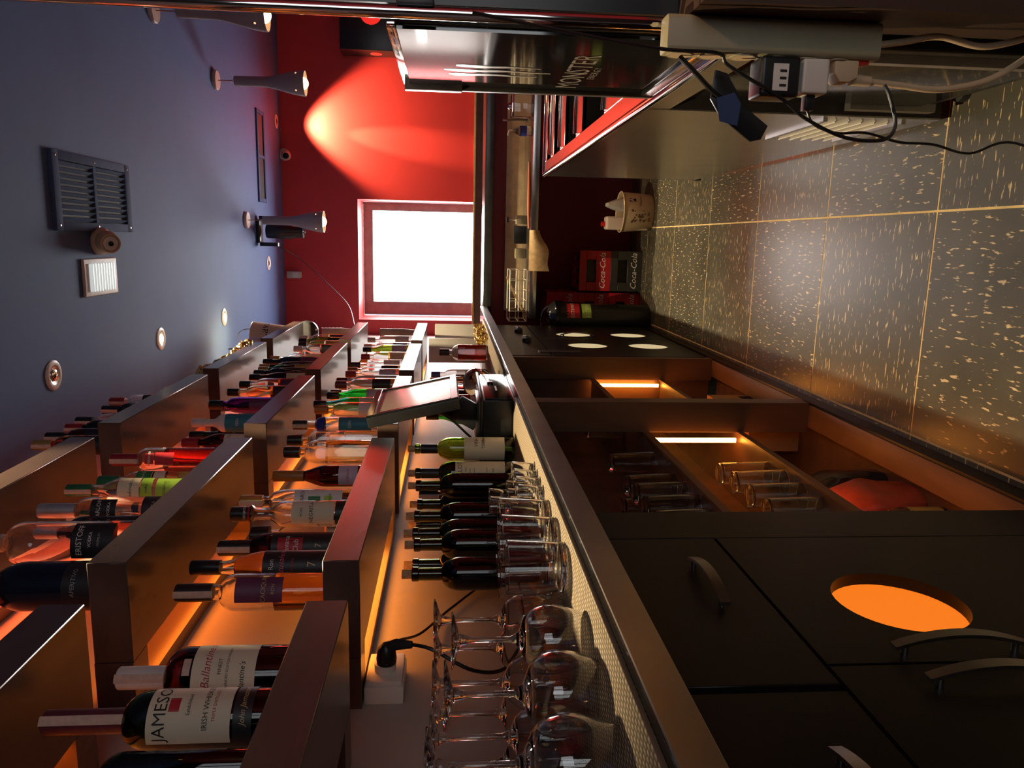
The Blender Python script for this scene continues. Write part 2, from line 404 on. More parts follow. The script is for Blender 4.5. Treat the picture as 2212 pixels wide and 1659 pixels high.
def pendant(x, y, label):
    t = thing('pendant_lamp', label, 'pendant lamp', (x, y, CEIL), 0, 'grey pendant lamps over the bar')
    MB().lathe([(0, 0), (.058, 0), (.060, -.004), (.060, -.018), (.056, -.022), (0, -.022)], 32).build('ceiling_rose', 'pink_white', t)
    MB().tube([(0, 0, -.02), (0, 0, -.125)], .003, 8).build('rod', 'copper_stick', t)
    MB().lathe([(0, -.11), (.008, -.11), (.008, -.128), (0, -.128)], 12).build('ferrule', 'chrome', t)
    pr = []; z0, z1 = -.125, -.565
    for i in range(21):
        k = i / 20; z = z0 + (z1 - z0) * k
        r = .030 + .004 * k + (.044 * smoothstep(max(0, (k - .38) / .62)))
        pr.append((r, z))
    inner = [(r - .003, z) for r, z in pr][::-1]
    MB().lathe([(0, z0)] + pr + inner + [(0, z0 - .003)], 36).build('shade', 'grey_shade', t)
    for a in range(4):
        q = PI / 4 + a * PI / 2
        MB().sphere((.0715 * cos(q), .0715 * sin(q), -.515), .006, 8, 6).build('vent_dot', E_('dot_glow', (1, .5, .3), 1.5), t)
    MB().sphere((0, 0, -.545), .040, 20, 12).build('bulb', 'bulb', t)
    l = bpy.data.lights.new('pendant', 'SPOT'); l.energy = P_PEND; l.color = (1, .55, .25); l.spot_size = math.radians(120); l.spot_blend = .8; l.shadow_soft_size = .03
    o = bpy.data.objects.new('lamp', l); C.objects.link(o); o.parent = t; o.location = (0, 0, -.60)
    return t
pendant(.106, 5.852, 'grey trumpet pendant lamp farthest away in front of the ceiling projector')
pendant(.956, 5.243, 'grey trumpet pendant lamp in the middle beside the red wall glow')
pendant(1.09, 4.229, 'grey trumpet pendant lamp nearest the chrome pole with the brightest bulb')
for yy, nm in ((3.2, 'first'), (2.2, 'second'), (1.2, 'third'), (.2, 'fourth')): pendant(1.12, yy, 'added unseen pendant lamp lighting the shelf fronts, %s beyond the right picture edge' % nm)  # out-of-view pendants, added to light the shelves from the front

t = thing('air_vent', 'large square slatted air vent painted blue on the ceiling', 'vent', (.15, 3.43, CEIL))
m = MB(); m.box(-.15, .15, -.35, -.30, -.016, 0); m.box(-.15, .15, .30, .35, -.016, 0); m.box(-.15, -.115, -.30, .30, -.016, 0); m.box(.115, .15, -.30, .30, -.016, 0)
m.build('frame', 'vent_metal', t, bevel=.003)
MB().box(-.115, .115, -.012, .012, -.014, 0).build('divider', 'vent_metal', t)
MB().box(-.115, .115, -.30, .30, -.002, 0).build('backing', 'vent_dark', t)
sl = MB().box(-.0085, .0085, -.142, .142, -.0012, .0012).mesh('slat')
for i in range(10):
    for s in (-1, 1): obj('slat', sl, 'vent_metal', t, (-.105 + i * .0233, s * .157, -.0085), (0, math.radians(40), 0))
sc = MB().lathe([(0, -.0185), (.004, -.018), (.005, -.016), (0, -.016)], 8).mesh('screw')
for x in (-.13, .13):
    for y in (-.325, 0, .325): obj('screw', sc, 'handle_metal', t, (x, y, 0))
t = thing('slot_vent', 'long narrow slot vent in the ceiling near the red wall', 'vent', (.605, 6.38, CEIL))
m = MB(); m.box(-.35, .35, -.12, -.085, -.012, 0); m.box(-.35, .35, .085, .12, -.012, 0); m.box(-.35, -.32, -.085, .085, -.012, 0); m.box(.32, .35, -.085, .085, -.012, 0)
m.build('frame', 'vent_metal', t, bevel=.002); MB().box(-.32, .32, -.085, .085, -.003, 0).build('opening', 'vent_dark', t); MB().box(-.012, .012, -.085, .085, -.011, -.002).build('divider', 'vent_metal', t)
# dome camera on the ceiling
t = thing('security_camera', 'beige dome security camera on the ceiling between vent and emergency light', 'camera', (-.04, 3.43, CEIL))
MB().lathe([(0, 0), (.055, 0), (.058, -.006), (.056, -.03), (.050, -.045), (.03, -.055), (0, -.055)], 32).build('base', 'beige_plastic', t)
q = Matrix.Rotation(math.radians(-12), 4, 'Z') @ Matrix.Rotation(math.radians(132), 4, 'X')
MB().lathe([(0, -.02), (.045, -.015), (.047, .03), (.040, .058), (.034, .060), (.032, .05), (0, .05)], 28, (0, -.018, -.045), mat=q).build('eyeball', 'beige_plastic', t)
MB().lathe([(0, .0515), (.030, .0515), (.030, .056), (.018, .056), (.016, .060), (0, .060)], 24, (0, -.018, -.045), mat=q).build('lens_ring', 'white_plastic', t)
MB().lathe([(0, .0605), (.011, .0605), (.010, .064), (0, .066)], 20, (0, -.018, -.045), mat=q).build('lens', 'black_gloss', t)
t = thing('emergency_light', 'rectangular white emergency light with ribbed glass on the ceiling', 'light', (-.19, 3.43, CEIL))
MB().box(-.078, .078, -.155, .155, -.012, 0).build('housing', 'pink_white', t, bevel=.005, seg=3)
MB().box(-.058, .058, -.115, .115, -.022, -.011).build('diffuser', 'exit_lamp', t, bevel=.006)
rb = MB().box(-.058, .058, -.004, .004, -.0240, -.0215).mesh('rib')
for i in range(9): obj('rib', rb, 'frosted', t, (0, -.1 + i * .025, 0))
t = thing('wall_camera', 'small white dome camera high on the far red wall corner', 'camera', (.70, YB, 2.765))
MB().lathe([(0, 0), (.05, 0), (.05, -.035), (.03, -.045), (0, -.045)], 24, axis='y').build('base', 'pink_white', t)
q = Matrix.Rotation(math.radians(20), 4, 'Z')
MB().sphere((-.012, -.05, -.02), .042, 20, 12).build('eyeball', 'pink_white', t)
MB().lathe([(0, -.036), (.026, -.034), (.026, -.040), (0, -.043)], 20, (-.018, -.05, -.026), axis='y').build('lens', 'black_gloss', t)
t = thing('motion_sensor', 'white motion sensor mounted on the red wall under the ceiling', 'sensor', (-.345, YB, 2.71))
MB().prism([(-.032, .065), (.032, .065), (.032, -.055), (.02, -.065), (-.02, -.065), (-.032, -.055)], -.045, 0).build('body', 'pink_white', t, bevel=.01, seg=3)
MB().box(-.022, .022, -.048, -.044, -.035, .015).build('lens_window', 'white_plastic', t, bevel=.001)
t = thing('gobo_projector', 'black barrel spotlight projector hanging from the ceiling behind a pendant', 'projector', (.03, 6.2, CEIL))
MB().box(-.09, .09, -.05, .05, -.03, 0).build('mount', 'black_satin', t, bevel=.004)
for xx in (-.10, .10): MB().box(xx - .015, xx + .015, -.03, .03, -.16, -.02).build('bracket', 'black_satin', t, bevel=.003)
MB().lathe([(0, -.07), (.05, -.07), (.055, -.09), (.055, -.26), (.045, -.275), (.045, -.35), (0, -.35)], 28).build('barrel', 'black_satin', t)
MB().lathe([(.03, -.351), (.042, -.351), (.042, -.362), (.03, -.362), (.03, -.351)], 24).build('lens_ring', 'chrome', t)
tag(MB().tube(spline([(-.06, 6.2, 2.72), (-.10, 6.25, 2.62), (-.2, 6.4, 2.5), (-.36, 6.3, 2.3), (-.5, 5.9, 2.08), (-.60, 5.40, 1.97)], 8), .003, 6).build('projector_cable', 'black_plastic'), 'thin dark cable running from projector across the red wall to the shelf', 'cable')
t = thing('wall_box_lamp', 'black wall box with round red hole on the far wall behind chrome pole', 'lamp_box', (1.80, YB, 1.72))  # box lamp whose round holes glow red
m = MB(); m.box(-.26, .26, -.24, 0, 0, .52); m.build('cabinet', 'black_satin', t, bevel=.006)
MB().lathe([(0, -.241), (.09, -.241), (.09, -.246), (0, -.246)], 36, (.03, 0, .26), axis='y').build('front_disc', 'red_glow', t)
MB().lathe([(0, -.2605), (.05, -.2605), (.05, -.264), (0, -.264)], 28, (0, -.12, .23), axis='x').build('side_disc', 'red_glow', t)

# ================================================================== BOTTLE SHELVES
BOXES = [(.29, 1.177), (1.333, 2.217), (2.388, 3.258), (3.41, 4.30), (4.45, 5.37)]
ROWS = [('lowest', 1.463, 1.530, (0, 1, 2, 3, 4)), ('middle', 1.874, 1.943, (0, 1, 2, 3, 4)), ('top', 2.315, 2.383, (1, 2, 3, 4))]
ORD = ['nearest', 'second nearest', 'third', 'fourth', 'farthest']
SXF, SXS0, SXS1 = -.58, -.775, -.845     # shelf front, slot front edge, slot back edge
for rn, zb, zt, ks in ROWS:
    for k in ks:
        y0, y1 = BOXES[k]
        t = thing('bottle_shelf', 'dark wooden wall shelf box, %s of the %s row' % (ORD[k], rn), 'shelf', (XL, y0, zb), 0, 'wall shelf boxes')
        h = zt - zb; Ly = y1 - y0; f = SXF - XL; s0 = SXS0 - XL; s1 = SXS1 - XL
        MB().box(s0, f, 0, Ly, 0, h).build('front_beam', 'shelf_wood', t, bevel=.0018, seg=1)
        MB().box(.0, s1, 0, Ly, 0, h).build('back_beam', 'shelf_wood', t)
        MB().box(s1, s0, 0, .065, 0, h).build('end_block', 'shelf_wood', t)
        MB().box(s1, s0, Ly - .065, Ly, 0, h).build('end_block', 'shelf_wood', t)
        if not (rn == 'lowest' and k == 0):
            MB().box(s0 - .004, s0 - .0005, .07, Ly - .07, .012, h - .012).build('led_strip', 'led_' + rn, t)

# ================================================================== BACK BAR
# worktop
t = thing('back_bar_worktop', 'long black stone worktop with polished steel front edge along the left', 'worktop', (0, 0, 0))
MB().box(XL, -.475, .3, 5.54, 1.043, 1.088).build('slab', 'stone', t, bevel=.001, seg=1)
MB().box(-.4748, -.470, .3, 5.54, 1.0425, 1.0885).build('steel_edge', 'steel_smear', t, bevel=.0008, seg=1)
tag(MB().box(-.86, -.494, .42, 2.405, 1.088, 1.0955).build('bar_mat', 'mat_beige', bevel=.002), 'beige woven bar mat under the glasses and wine bottles', 'mat')
tag(MB().box(-.86, -.50, 2.95, 4.95, 1.088, 1.0955).build('bar_mat', 'mat_beige', bevel=.002), 'farther beige mat beyond the till screen on the back bar', 'mat')
XF = -.53
def bow_handle(mb, p, length, direction, out=.03):
    """flat bowed bar handle; p = middle on the face, direction 'y' or 'z', bowing along +x"""
    n = 14; w = .009
    for sgn in (0,):
        vs = []; fs = []
        for i in range(n + 1):
            u = -1 + 2 * i / n; o = out * (1 - .55 * u * u) ; d = u * length / 2
            ww = w * (1 - .15 * u * u)
            for (a, b) in ((-ww, o - .005), (ww, o - .005), (ww, o), (-ww, o)):
                vs.append((p[0] + b, p[1] + d, p[2] + a) if direction == 'y' else (p[0] + b, p[1] + a, p[2] + d))
        for i in range(n):
            for k in range(4): fs.append((4 * i + k, 4 * i + (k + 1) % 4, 4 * i + 4 + (k + 1) % 4, 4 * i + 4 + k))
        fs += [(3, 2, 1, 0), (4 * n, 4 * n + 1, 4 * n + 2, 4 * n + 3)]
        mb.add(vs, fs)
    for u in (-.82, .82):
        d = u * length / 2; o = out * (1 - .55 * u * u) - .003
        a = Vector((p[0], p[1] + d, p[2])) if direction == 'y' else Vector((p[0], p[1], p[2] + d))
        mb.tube([a, a + Vector((o, 0, 0))], .005, 10)
    return mb
# near closed cabinet with drawers and doors
t = thing('back_bar_cabinet', 'near black-brown cabinet with round glowing holes and bow handles', 'cabinet', (0, 0, 0))
MB().box(XF - .02, XF, 1.302, 1.44, .06, 1.043).build('side_stile', 'cab_black', t, bevel=.0015, seg=1)
MB().box(XL + .004, XF - .022, 1.41, 1.438, .06, 1.041).build('side_panel', 'cab_wood', t)
MB().box(XL + .004, XF - .022, .3, 1.41, .06, .08).build('bottom_panel', 'cab_wood', t)
for (a, b, lab) in ((.83, 1.299, 0), (.33, .815, 1)):
    d = MB().box(XF - .02, XF, a, b, .815, 1.041).build('drawer', 'cab_black', t, bevel=.0015, seg=1)
    bow_handle(MB(), (XF, (a + b) / 2 + .04, .893), .165, 'y').build('handle', 'handle_metal', d)
for (a, b, hy) in ((.874, 1.299, .895), (.33, .868, .82)):
    m = MB()
    if a > .5: holed_panel(m, a, b, .075, .810, XF - .02, XF, [(1.046, .61, .098), (1.046, .272, .098)])
    else: m.box(XF - .02, XF, a, b, .075, .810)
    d = m.build('door', 'cab_black', t, angle=30)
    if a > .5:
        for z in (.61, .272): MB().lathe([(0, -.012), (.112, -.012), (.112, -.006), (0, -.006)], 40, (XF - .02, 1.046, z), axis='x').build('hole_glow', 'disc_amber', d)  # self-glowing disc in place of the amber-lit cabinet inside
    bow_handle(MB(), (XF, hy, .615), .19, 'z').build('handle', 'handle_metal', d)
# far closed cabinet
t = thing('back_bar_cabinet', 'far dark cabinet with four pale round holes, knobs and a handle', 'cabinet', (0, 0, 0))
MB().box(XF - .02, XF, 3.56, 4.86, .82, 1.043).build('control_panel', 'cab_black', t, bevel=.0015, seg=1)
MB().box(XL, XF - .002, 3.545, 3.575, .06, 1.043).build('side_panel', 'cab_wood', t)
MB().box(XL, XF - .022, 4.83, 4.86, .06, 1.043).build('side_panel', 'cab_wood', t)
for a, b in ((3.56, 4.20), (4.206, 4.86)):
    cyy = 3.94 if a < 4 else 4.41
    d = holed_panel(MB(), a, b, .075, .815, XF - .02, XF, [(cyy, .585, .103), (cyy, .262, .103)]).build('door', 'cab_black', t, angle=30)
    for z in (.585, .262): MB().lathe([(0, -.009), (.1025, -.009), (.1025, -.004), (0, -.004)], 36, (XF, cyy, z), axis='x').build('hole_glow', 'disc_cream', d)  # cream glow given to a disc, standing in for the lit inside
    if a > 4: bow_handle(MB(), (XF, 4.285, .585), .19, 'z').build('handle', 'handle_metal', d)
for y, z in ((4.476, .902), (4.059, .893)):
    k = MB().lathe([(0, 0), (.026, 0), (.024, .018), (.018, .02), (0, .02)], 24, (XF, y, z), axis='x').build('knob', 'black_plastic', t)
    MB().box(XF + .018, XF + .034, y - .006, y + .006, z - .022, z + .022).build('grip', 'chrome', k, bevel=.002)
MB().box(XF, XF + .003, 3.66, 3.72, .66, .87).build('vent_strip', 'dark_trim', t)
# open bays: frame, shelves, LED
fr = thing('open_bay_frame', 'open dark wooden bays of the back bar with posts, shelves and plinth', 'cabinet', (0, 0, 0))
for (y0, y1) in ((2.505, 2.575),):
    MB().box(XF - .105, XF, y0, y1, .06, 1.043).build('post', 'cab_wood', fr, bevel=.0015, seg=1)
MB().box(XF - .105, XF - .023, 1.44, 1.456, .06, 1.043).build('post', 'cab_wood', fr)
MB().box(XF - .105, XF - .002, 3.515, 3.545, .06, 1.043).build('post', 'cab_wood', fr)
MB().box(XF - .008, XF, .3, 4.86, 0, .055).build('plinth_front', 'cab_black', fr)
MB().box(XF - .085, XF - .008, 1.456, 3.515, 0, .060).build('plinth_beam', 'beam_wood', fr, bevel=.002)
MB().box(XL, XF - .085, 1.456, 3.515, 0, .030).build('bay_floor', 'cab_wood', fr)
MB().box(XL, XL + .012, 1.456, 3.515, .03, 1.041).build('back_panel', 'cab_wood', fr)
for z, mt in ((.636, 'glass'), (.305, 'wood')):
    MB().box(XL + .012, -.64, 1.456, 3.515, z - .012, z).build('shelf', 'cab_wood', fr)
    MB().box(-.64, -.632, 1.456, 3.515, z - .016, z + .006).build('shelf_edge', 'beam_wood', fr)
for y in (3.505, 2.496):
    MB().box(-.668, -.654, y, y + .009, .315, .615).build('led_strip', 'led_bay', fr)
for y0, y1 in ((1.47, 2.49), (2.59, 3.50)): MB().box(-.668, -.652, y0, y1, .2885, .2925).build('led_strip', E_('led_low_fill', (1, .26, .03), 9.), fr)  # hidden strips added under the lower shelf to warm bags and beam
for y0, y1 in ((1.442, 1.455),):
    MB().box(XF - .111, XF - .106, y0, y1, .33, .60).build('led_strip', 'led_bay', fr)  # unseen strip at the near post, added to light the bay

# ================================================================== BOTTLES
BM = {}
def prof_of(style, h, d, neck=None, zs=None, zn=None):
    r = d / 2
    nr = neck or {'wine': .0145, 'slim': .013}.get(style, .0150)
    zs = zs if zs is not None else {'wine': .60, 'slim': .55, 'bulb': .50, 'square': .60, 'flask': .62}.get(style, .60)
    zn = zn if zn is not None else {'wine': .76, 'slim': .80, 'bulb': .74, 'square': .72}.get(style, .76)
    zs *= h; zn *= h; p = [(0, .004), (r * .55, .003), (r * .86, 0), (r * .96, .0025), (r, .009)]
    p.append((r, zs * .5)); p.append((r, zs))
    n = 9
    for i in range(1, n + 1):
        t = i / n
        if style in ('wine', 'round', 'square'): k = (1 - t ** 2.2) ** .62 if t < 1 else 0
        elif style == 'bulb': k = cos(t * PI / 2) ** .8
        else: k = .5 + .5 * cos(PI * t)
        p.append((nr + (r - nr) * max(k, 0), zs + (zn - zs) * t))
    if style == 'bulged':
        p.append((nr * 1.0, h * .80)); p.append((nr * 1.45, h * .835)); p.append((nr, h * .87))
    p.append((nr * .97, h * .92)); p.append((nr, h - .004))
    return p, nr, zs, zn
def bottle(label, pos, h, d, style='round', glass='g_clear', liq=None, level=.55, cap='cap_black', capl=.045, labels=(), name='spirit_bottle', face=None, neck=None, zs=None, zn=None, stamp=False, cork=False, group=None, capr=1.18, cat='bottle'):
    x, y, z = pos
    rz = face if face is not None else math.atan2(-y, -x + .25)
    t = thing(name, label, cat, pos, rz, group)
    st = 'round' if style == 'square' else ('slim' if style == 'bulged0' else style)
    prof, nr, zs_, zn_ = prof_of(style if style != 'square' else 'square', h, d, neck, zs, zn)
    shp = None
    if style == 'square':
        def shp(a, zz):
            k = min(1, max(0, (zn_ - zz) / (zn_ - zs_))) if zz > zs_ else 1
            q = 1 / ((abs(cos(a)) ** 6 + abs(sin(a)) ** 6) ** (1 / 6)); return 1 + (q - 1) * k
    key = (style, h, d, neck, zs, zn, glass)
    n = 40 if style == 'square' else 28
    if key not in BM:
        opaque = glass in ('g_black', 'g_navy', 'g_whitepaint', 'g_tealpaint')
        if opaque: BM[key] = MB().lathe(prof + [(0, h - .004)], n, shape=shp).mesh('glass')
        else:
            th = .0028
            inner = [(max(r - th, .004), max(zz, .010)) for r, zz in prof[3:]][::-1]
            BM[key] = MB().lathe(prof + inner + [(0, .010)], n, shape=shp).mesh('glass', recalc=True)
    g = obj('glass', BM[key], glass, t)
    if liq:
        lv = level * h; pts = []
        pp = prof[3:]
        for (ra, za), (rb, zb) in zip(pp, pp[1:]):
            if za <= lv: pts.append((max(ra - .0025, .004), max(za, .0105)))
            if za <= lv < zb:
                k = (lv - za) / (zb - za); pts.append((max(ra + (rb - ra) * k - .0025, .004), lv)); break
        MB().lathe([(0, .0105)] + pts + [(0, lv)], n, shape=shp).build('liquid', liq, t)
    if cork:
        MB().lathe([(0, h - .012), (.0098, h - .012), (.0105, h + .016), (.0095, h + .018), (0, h + .018)], 16).build('cork', 'cork', t)
        MB().lathe([(nr, h - .020), (nr * 1.12, h - .018), (nr * 1.12, h - .006), (nr, h - .004), (nr, h - .020)], 20).build('lip', glass if glass in MATS else 'g_clear', t)
        if cap: MB().lathe([(nr + .0006, h - .075), (nr + .0008, h - .022), (nr + .0002, h - .022), (nr + .0002, h - .075), (nr + .0006, h - .075)], 20).build('capsule', cap, t)
    elif cap:
        cr = nr * capr
        MB().lathe([(0, h - capl), (cr, h - capl), (cr * 1.02, h - capl * .6), (cr, h - .002), (cr * .9, h), (0, h)], 24).build('cap', cap, t)
        if stamp:
            m = MB(); rr = cr + .0008
            m.sheet(lambda u, v: (rr * cos(-.75 + .75 * u), rr * sin(-.75 + .75 * u), h - capl * 1.05 + capl * 1.06 * v), 5, 3); m.build('tax_stamp', 'paper_stamp', t)
    for lb in labels:
        z0, z1, ha, mt = lb[:4]; phi = lb[5] if len(lb) > 5 else 0.; ha = math.radians(ha); z0 *= h; z1 *= h
        if style == 'square':
            q = d / 2 * 1.0 + .0008; wd = min(ha, .9) * d / 2
            lo_ = MB().sheet(lambda u, v: (q, -wd + 2 * wd * u, z0 + (z1 - z0) * v), 4, 3).build('label', mt, t, recalc=False)
        else:
            R_ = d / 2 + .0007
            def rad(zz):
                for (ra, za), (rb, zb) in zip(prof[3:], prof[4:]):
                    if za <= zz <= zb: return ra + (rb - ra) * (zz - za) / max(zb - za, 1e-6) + .0008
                return R_
            lo_ = MB().sheet(lambda u, v: (rad(z0 + (z1 - z0) * v) * cos(phi - ha + 2 * ha * u), rad(z0 + (z1 - z0) * v) * sin(phi - ha + 2 * ha * u), z0 + (z1 - z0) * v), 14, 6).build('label', mt, t, recalc=False)
        for tx in (lb[4] if len(lb) > 4 and lb[4] else ()):
            s_, sz, zz, tm = tx[:4]; sh = tx[4] if len(tx) > 4 else 0.; dp = tx[5] if len(tx) > 5 else 0.
            if style == 'square': MB().text(s_, sz, (d / 2 + .0016, dp, zz * h), (0, 1, 0), (0, 0, 1), sh).build('lettering', tm, lo_, recalc=False)
            else: MB().ctext(s_, sz, d / 2 + .0015, zz * h, phi + dp, sh).build('lettering', tm, lo_, recalc=False)
    return t
# ---- lowest shelf row
Z3, Z2, Z1, ZC = 1.530, 1.943, 2.383, 1.0957
bottle('square green scotch bottle cut off by the picture edge, nearest on lowest shelf', (-.665, .862, Z3), .27, .078, 'square', 'g_dkgreen', 'l_dark', .6, 'cap_gold', .04, face=.62,
       labels=[(.18, .80 * .82, .9, 'paper_green_dark', [('PASSPORT', .013, .60, 'ink_white'), ('SCOTCH', .013, .535, 'ink_white'), ('BLENDED', .007, .46, 'ink_gold')]), (.06, .17, .8, 'paper_purple')])
bottle('green whiskey bottle with cream label and long dark cap on lowest shelf', (-.645, .965, Z3), .305, .076, 'round', 'g_dkgreen', 'l_dark', .5, 'cap_wine', .105, stamp=True, zs=.54, zn=.66, face=-.50, capr=1.08,
       labels=[(.18, .53, 78, 'paper_cream', [('JAMESON', .017, .475, 'ink'), ('Established', .005, .36, 'ink'), ('IRISH WHISKEY', .0075, .285, 'ink'), ('TRIPLE DISTILLED', .0045, .25, 'ink_red')]), (.40, .445, 14, 'paper_red'), (.09, .17, 78, 'paper_black', [('John Jameson', .008, .13, 'ink_gold', .3)])])
bottle('wide dark red whisky bottle with slanted cream label on lowest shelf', (-.675, 1.118, Z3), .275, .090, 'round', 'g_brown', 'l_dark', .62, 'cap_white', .075, stamp=True, zs=.62, zn=.74, face=-.72, capr=1.15,
       labels=[(.22, .56, 62, 'paper_cream', [("Ballantine's", .013, .48, 'ink_red', .3, .12), ('FINEST', .006, .41, 'ink'), ('BLENDED SCOTCH WHISKY', .004, .37, 'ink'), ("Ballantine's", .009, .29, 'ink', .3, -.45)]), (.57, .61, 16, 'paper_stamp')])
bottle('clear bottle with purple label and orange liquid, first behind the shelf gap', (-.69, 1.44, Z3), .30, .073, 'round', 'g_clear', 'l_amber', .36, 'cap_black', .07, stamp=True, zs=.60, zn=.72,
       labels=[(.30, .60, 40, 'paper_purple', [('CACIQUE', .009, .42, 'ink_gold'), ('RON', .007, .36, 'ink_gold')])])
bottle('amber rum bottle with black label and pink script lettering', (-.68, 1.535, Z3), .302, .066, 'slim', 'g_clear', 'l_amber', .70, 'cap_black', .06, zs=.50, zn=.80,
       labels=[(.06, .50, 75, 'paper_black', [('Ron', .010, .44, 'ink_white'), ('Matusalem', .013, .375, 'ink_pink', .3), ('SOLERA', .006, .30, 'ink_red'), ('7', .018, .17, 'ink_gold')])])
bottle('dark rum bottle with black label and round red emblem', (-.70, 1.685, Z3), .29, .068, 'round', 'g_brown', 'l_dark', .6, 'cap_black', .085, stamp=True,
       labels=[(.10, .58, 70, 'paper_black', [('Havana', .012, .46, 'ink_white'), ('Club', .012, .39, 'ink_white'), ('7', .014, .22, 'ink_gold')]), (.34, .53, 32, 'paper_red')])
bottle('round clear bottle with wide wooden stopper and red tinted liquid', (-.742, 1.865, Z3), .265, .080, 'bulb', 'g_clear', 'l_pink', .3, 'cap_black', .045, capr=1.6, labels=[(.10, .28, 45, 'paper_cream')])
bottle('clear rum bottle with bulged neck and oval cream label', (-.665, 1.81, Z3), .295, .064, 'bulged', 'g_clear', 'l_clear', .3, 'cap_black', .05, zs=.58, zn=.70,
       labels=[(.16, .50, 55, 'paper_cream', [('NEGRITA', .010, .34, 'ink'), ('RON', .007, .42, 'ink')]), (.84, .90, 100, 'paper_red', [('NEGRITA', .006, .87, 'ink_white')]), (.06, .15, 60, 'paper_black')])
bottle('clear rum bottle with gold cap and white label showing a small tree', (-.67, 1.912, Z3), .30, .064, 'round', 'g_clear', 'l_clear', .28, 'cap_gold', .055, stamp=True,
       labels=[(.14, .54, 58, 'paper_white', [('BACARDI', .010, .47, 'ink'), ('SUPERIOR', .006, .24, 'ink')]), (.32, .42, 18, 'paper_green'), (.22, .29, 20, 'paper_lime')])
# netted bottle
t = bottle('netted rum bottle with black label between clear rums and brown bottle', (-.725, 2.05, Z3), .30, .066, 'round', 'g_clear', 'l_amber', .5, 'cap_black', .045, labels=[(.12, .60, 70, 'paper_black', [('BRUGAL', .012, .5, 'ink_white')])])
def netting(t, r, z0, z1, n=9, turns=.9):
    m = MB()
    for s in (-1, 1):
        for k in range(n):
            m.tube([(r * cos(2 * PI * k / n + s * turns * i / 10), r * sin(2 * PI * k / n + s * turns * i / 10), z0 + (z1 - z0) * i / 10) for i in range(11)], .0007, 4)
    return m.build('net', 'wire_white', t)
netting(t, .0345, .02, .19)
bottle('slender brown bottle with lilac band label before the second shelf gap', (-.662, 2.105, Z3), .262, .060, 'slim', 'g_brown', 'l_whisky', .5, 'cap_amber', .085, zs=.45, zn=.72, labels=[(.10, .30, 60, 'paper_lilac', [('ESENCIA', .007, .2, 'ink_red')])])
bottle('square clear bottle with embossed leafy texture and black cap', (-.69, 2.45, Z3), .305, .074, 'square', 'g_clear', 'l_gold', .55, 'cap_black', .05, zs=.66, zn=.78, neck=.016, labels=[(.05, .22, .5, 'paper_cream')])
bottle('square clear bottle with orange patterned base label', (-.69, 2.60, Z3), .325, .064, 'square', 'g_clear', 'l_clear', .4, 'cap_black', .05, zs=.68, zn=.78, neck=.016, labels=[(.45, .66, .9, 'paper_cream', [('COR', .012, .56, 'ink_pink')]), (.05, .25, .9, 'paper_gold')])
bottle('clear bottle with blue ribbon collar left of the till screen', (-.66, 2.70, Z3), .325, .060, 'round', 'g_clear', 'l_clear', .4, 'cap_black', .05, stamp=True, labels=[(.66, .74, 180, 'paper_blue'), (.15, .50, 60, 'paper_teal', [('GIN', .012, .38, 'ink_white')])])
FILL3 = [(-.66, 2.95, .292, .060, 'round', 'g_pale', 'l_gold', 'cap_amber', 'clear bottle with copper cap and pale liquid in third lowest shelf box'),
 (-.66, 3.05, .313, .058, 'slim', 'g_teal', None, 'cap_black', 'greenish slim bottle next to the copper capped one, lowest row'),
 (-.655, 3.20, .285, .060, 'slim', 'g_brightgreen', None, 'cap_black', 'bright green bottle with dark cap at the end of third lowest shelf box'),
 (-.66, 3.47, .290, .062, 'round', 'g_clear', 'l_clear', 'cap_wine', 'clear bottle with maroon cap, first of fourth lowest shelf box'),
 (-.73, 3.62, .335, .060, 'round', 'g_clear', None, 'cap_wine', 'tall clear bottle with maroon cap behind the first, fourth lowest shelf box'),
 (-.665, 3.58, .300, .062, 'bulb', 'g_whitepaint', None, 'cap_wine', 'white bottle with maroon cap, second in fourth lowest shelf box'),
 (-.67, 3.80, .288, .060, 'round', 'g_clear', 'l_pink', 'cap_red', 'clear bottle with red cap in the middle of fourth lowest shelf box'),
 (-.68, 3.97, .300, .062, 'round', 'g_clear', 'l_clear', 'cap_amber', 'clear bottle with orange-brown cap in fourth lowest shelf box'),
 (-.68, 4.14, .305, .062, 'square', 'g_clear', 'l_clear', 'cap_black', 'square clear bottle at the end of fourth lowest shelf box'),
 (-.69, 4.51, .293, .062, 'round', 'g_clear', 'l_gold', 'cap_red', 'bottle of yellow liquid with red cap, farthest lowest shelf box'),
 (-.67, 4.67, .300, .062, 'slim', 'g_green', 'l_gold', 'cap_black', 'olive green bottle in the farthest lowest shelf box'),
 (-.68, 4.87, .316, .060, 'round', 'g_clear', None, 'cap_silver', 'clear bottle with silver cap in the farthest lowest shelf box'),
 (-.66, 5.05, .312, .060, 'round', 'g_clear', 'l_clear', 'cap_white', 'clear bottle with white cap in the farthest lowest shelf box')]
for i, (x, y, h, d, st, g, lq, cp, lab) in enumerate(FILL3):
    bottle(lab, (x, y, Z3), h, d, st, g, lq, .3 + .04 * (i % 5), cp, .05, labels=[(.14, .42, 55, ['paper_white', 'paper_cream', 'paper_lilac', 'paper_black'][i % 4])], group='bottles on the lowest shelf row')
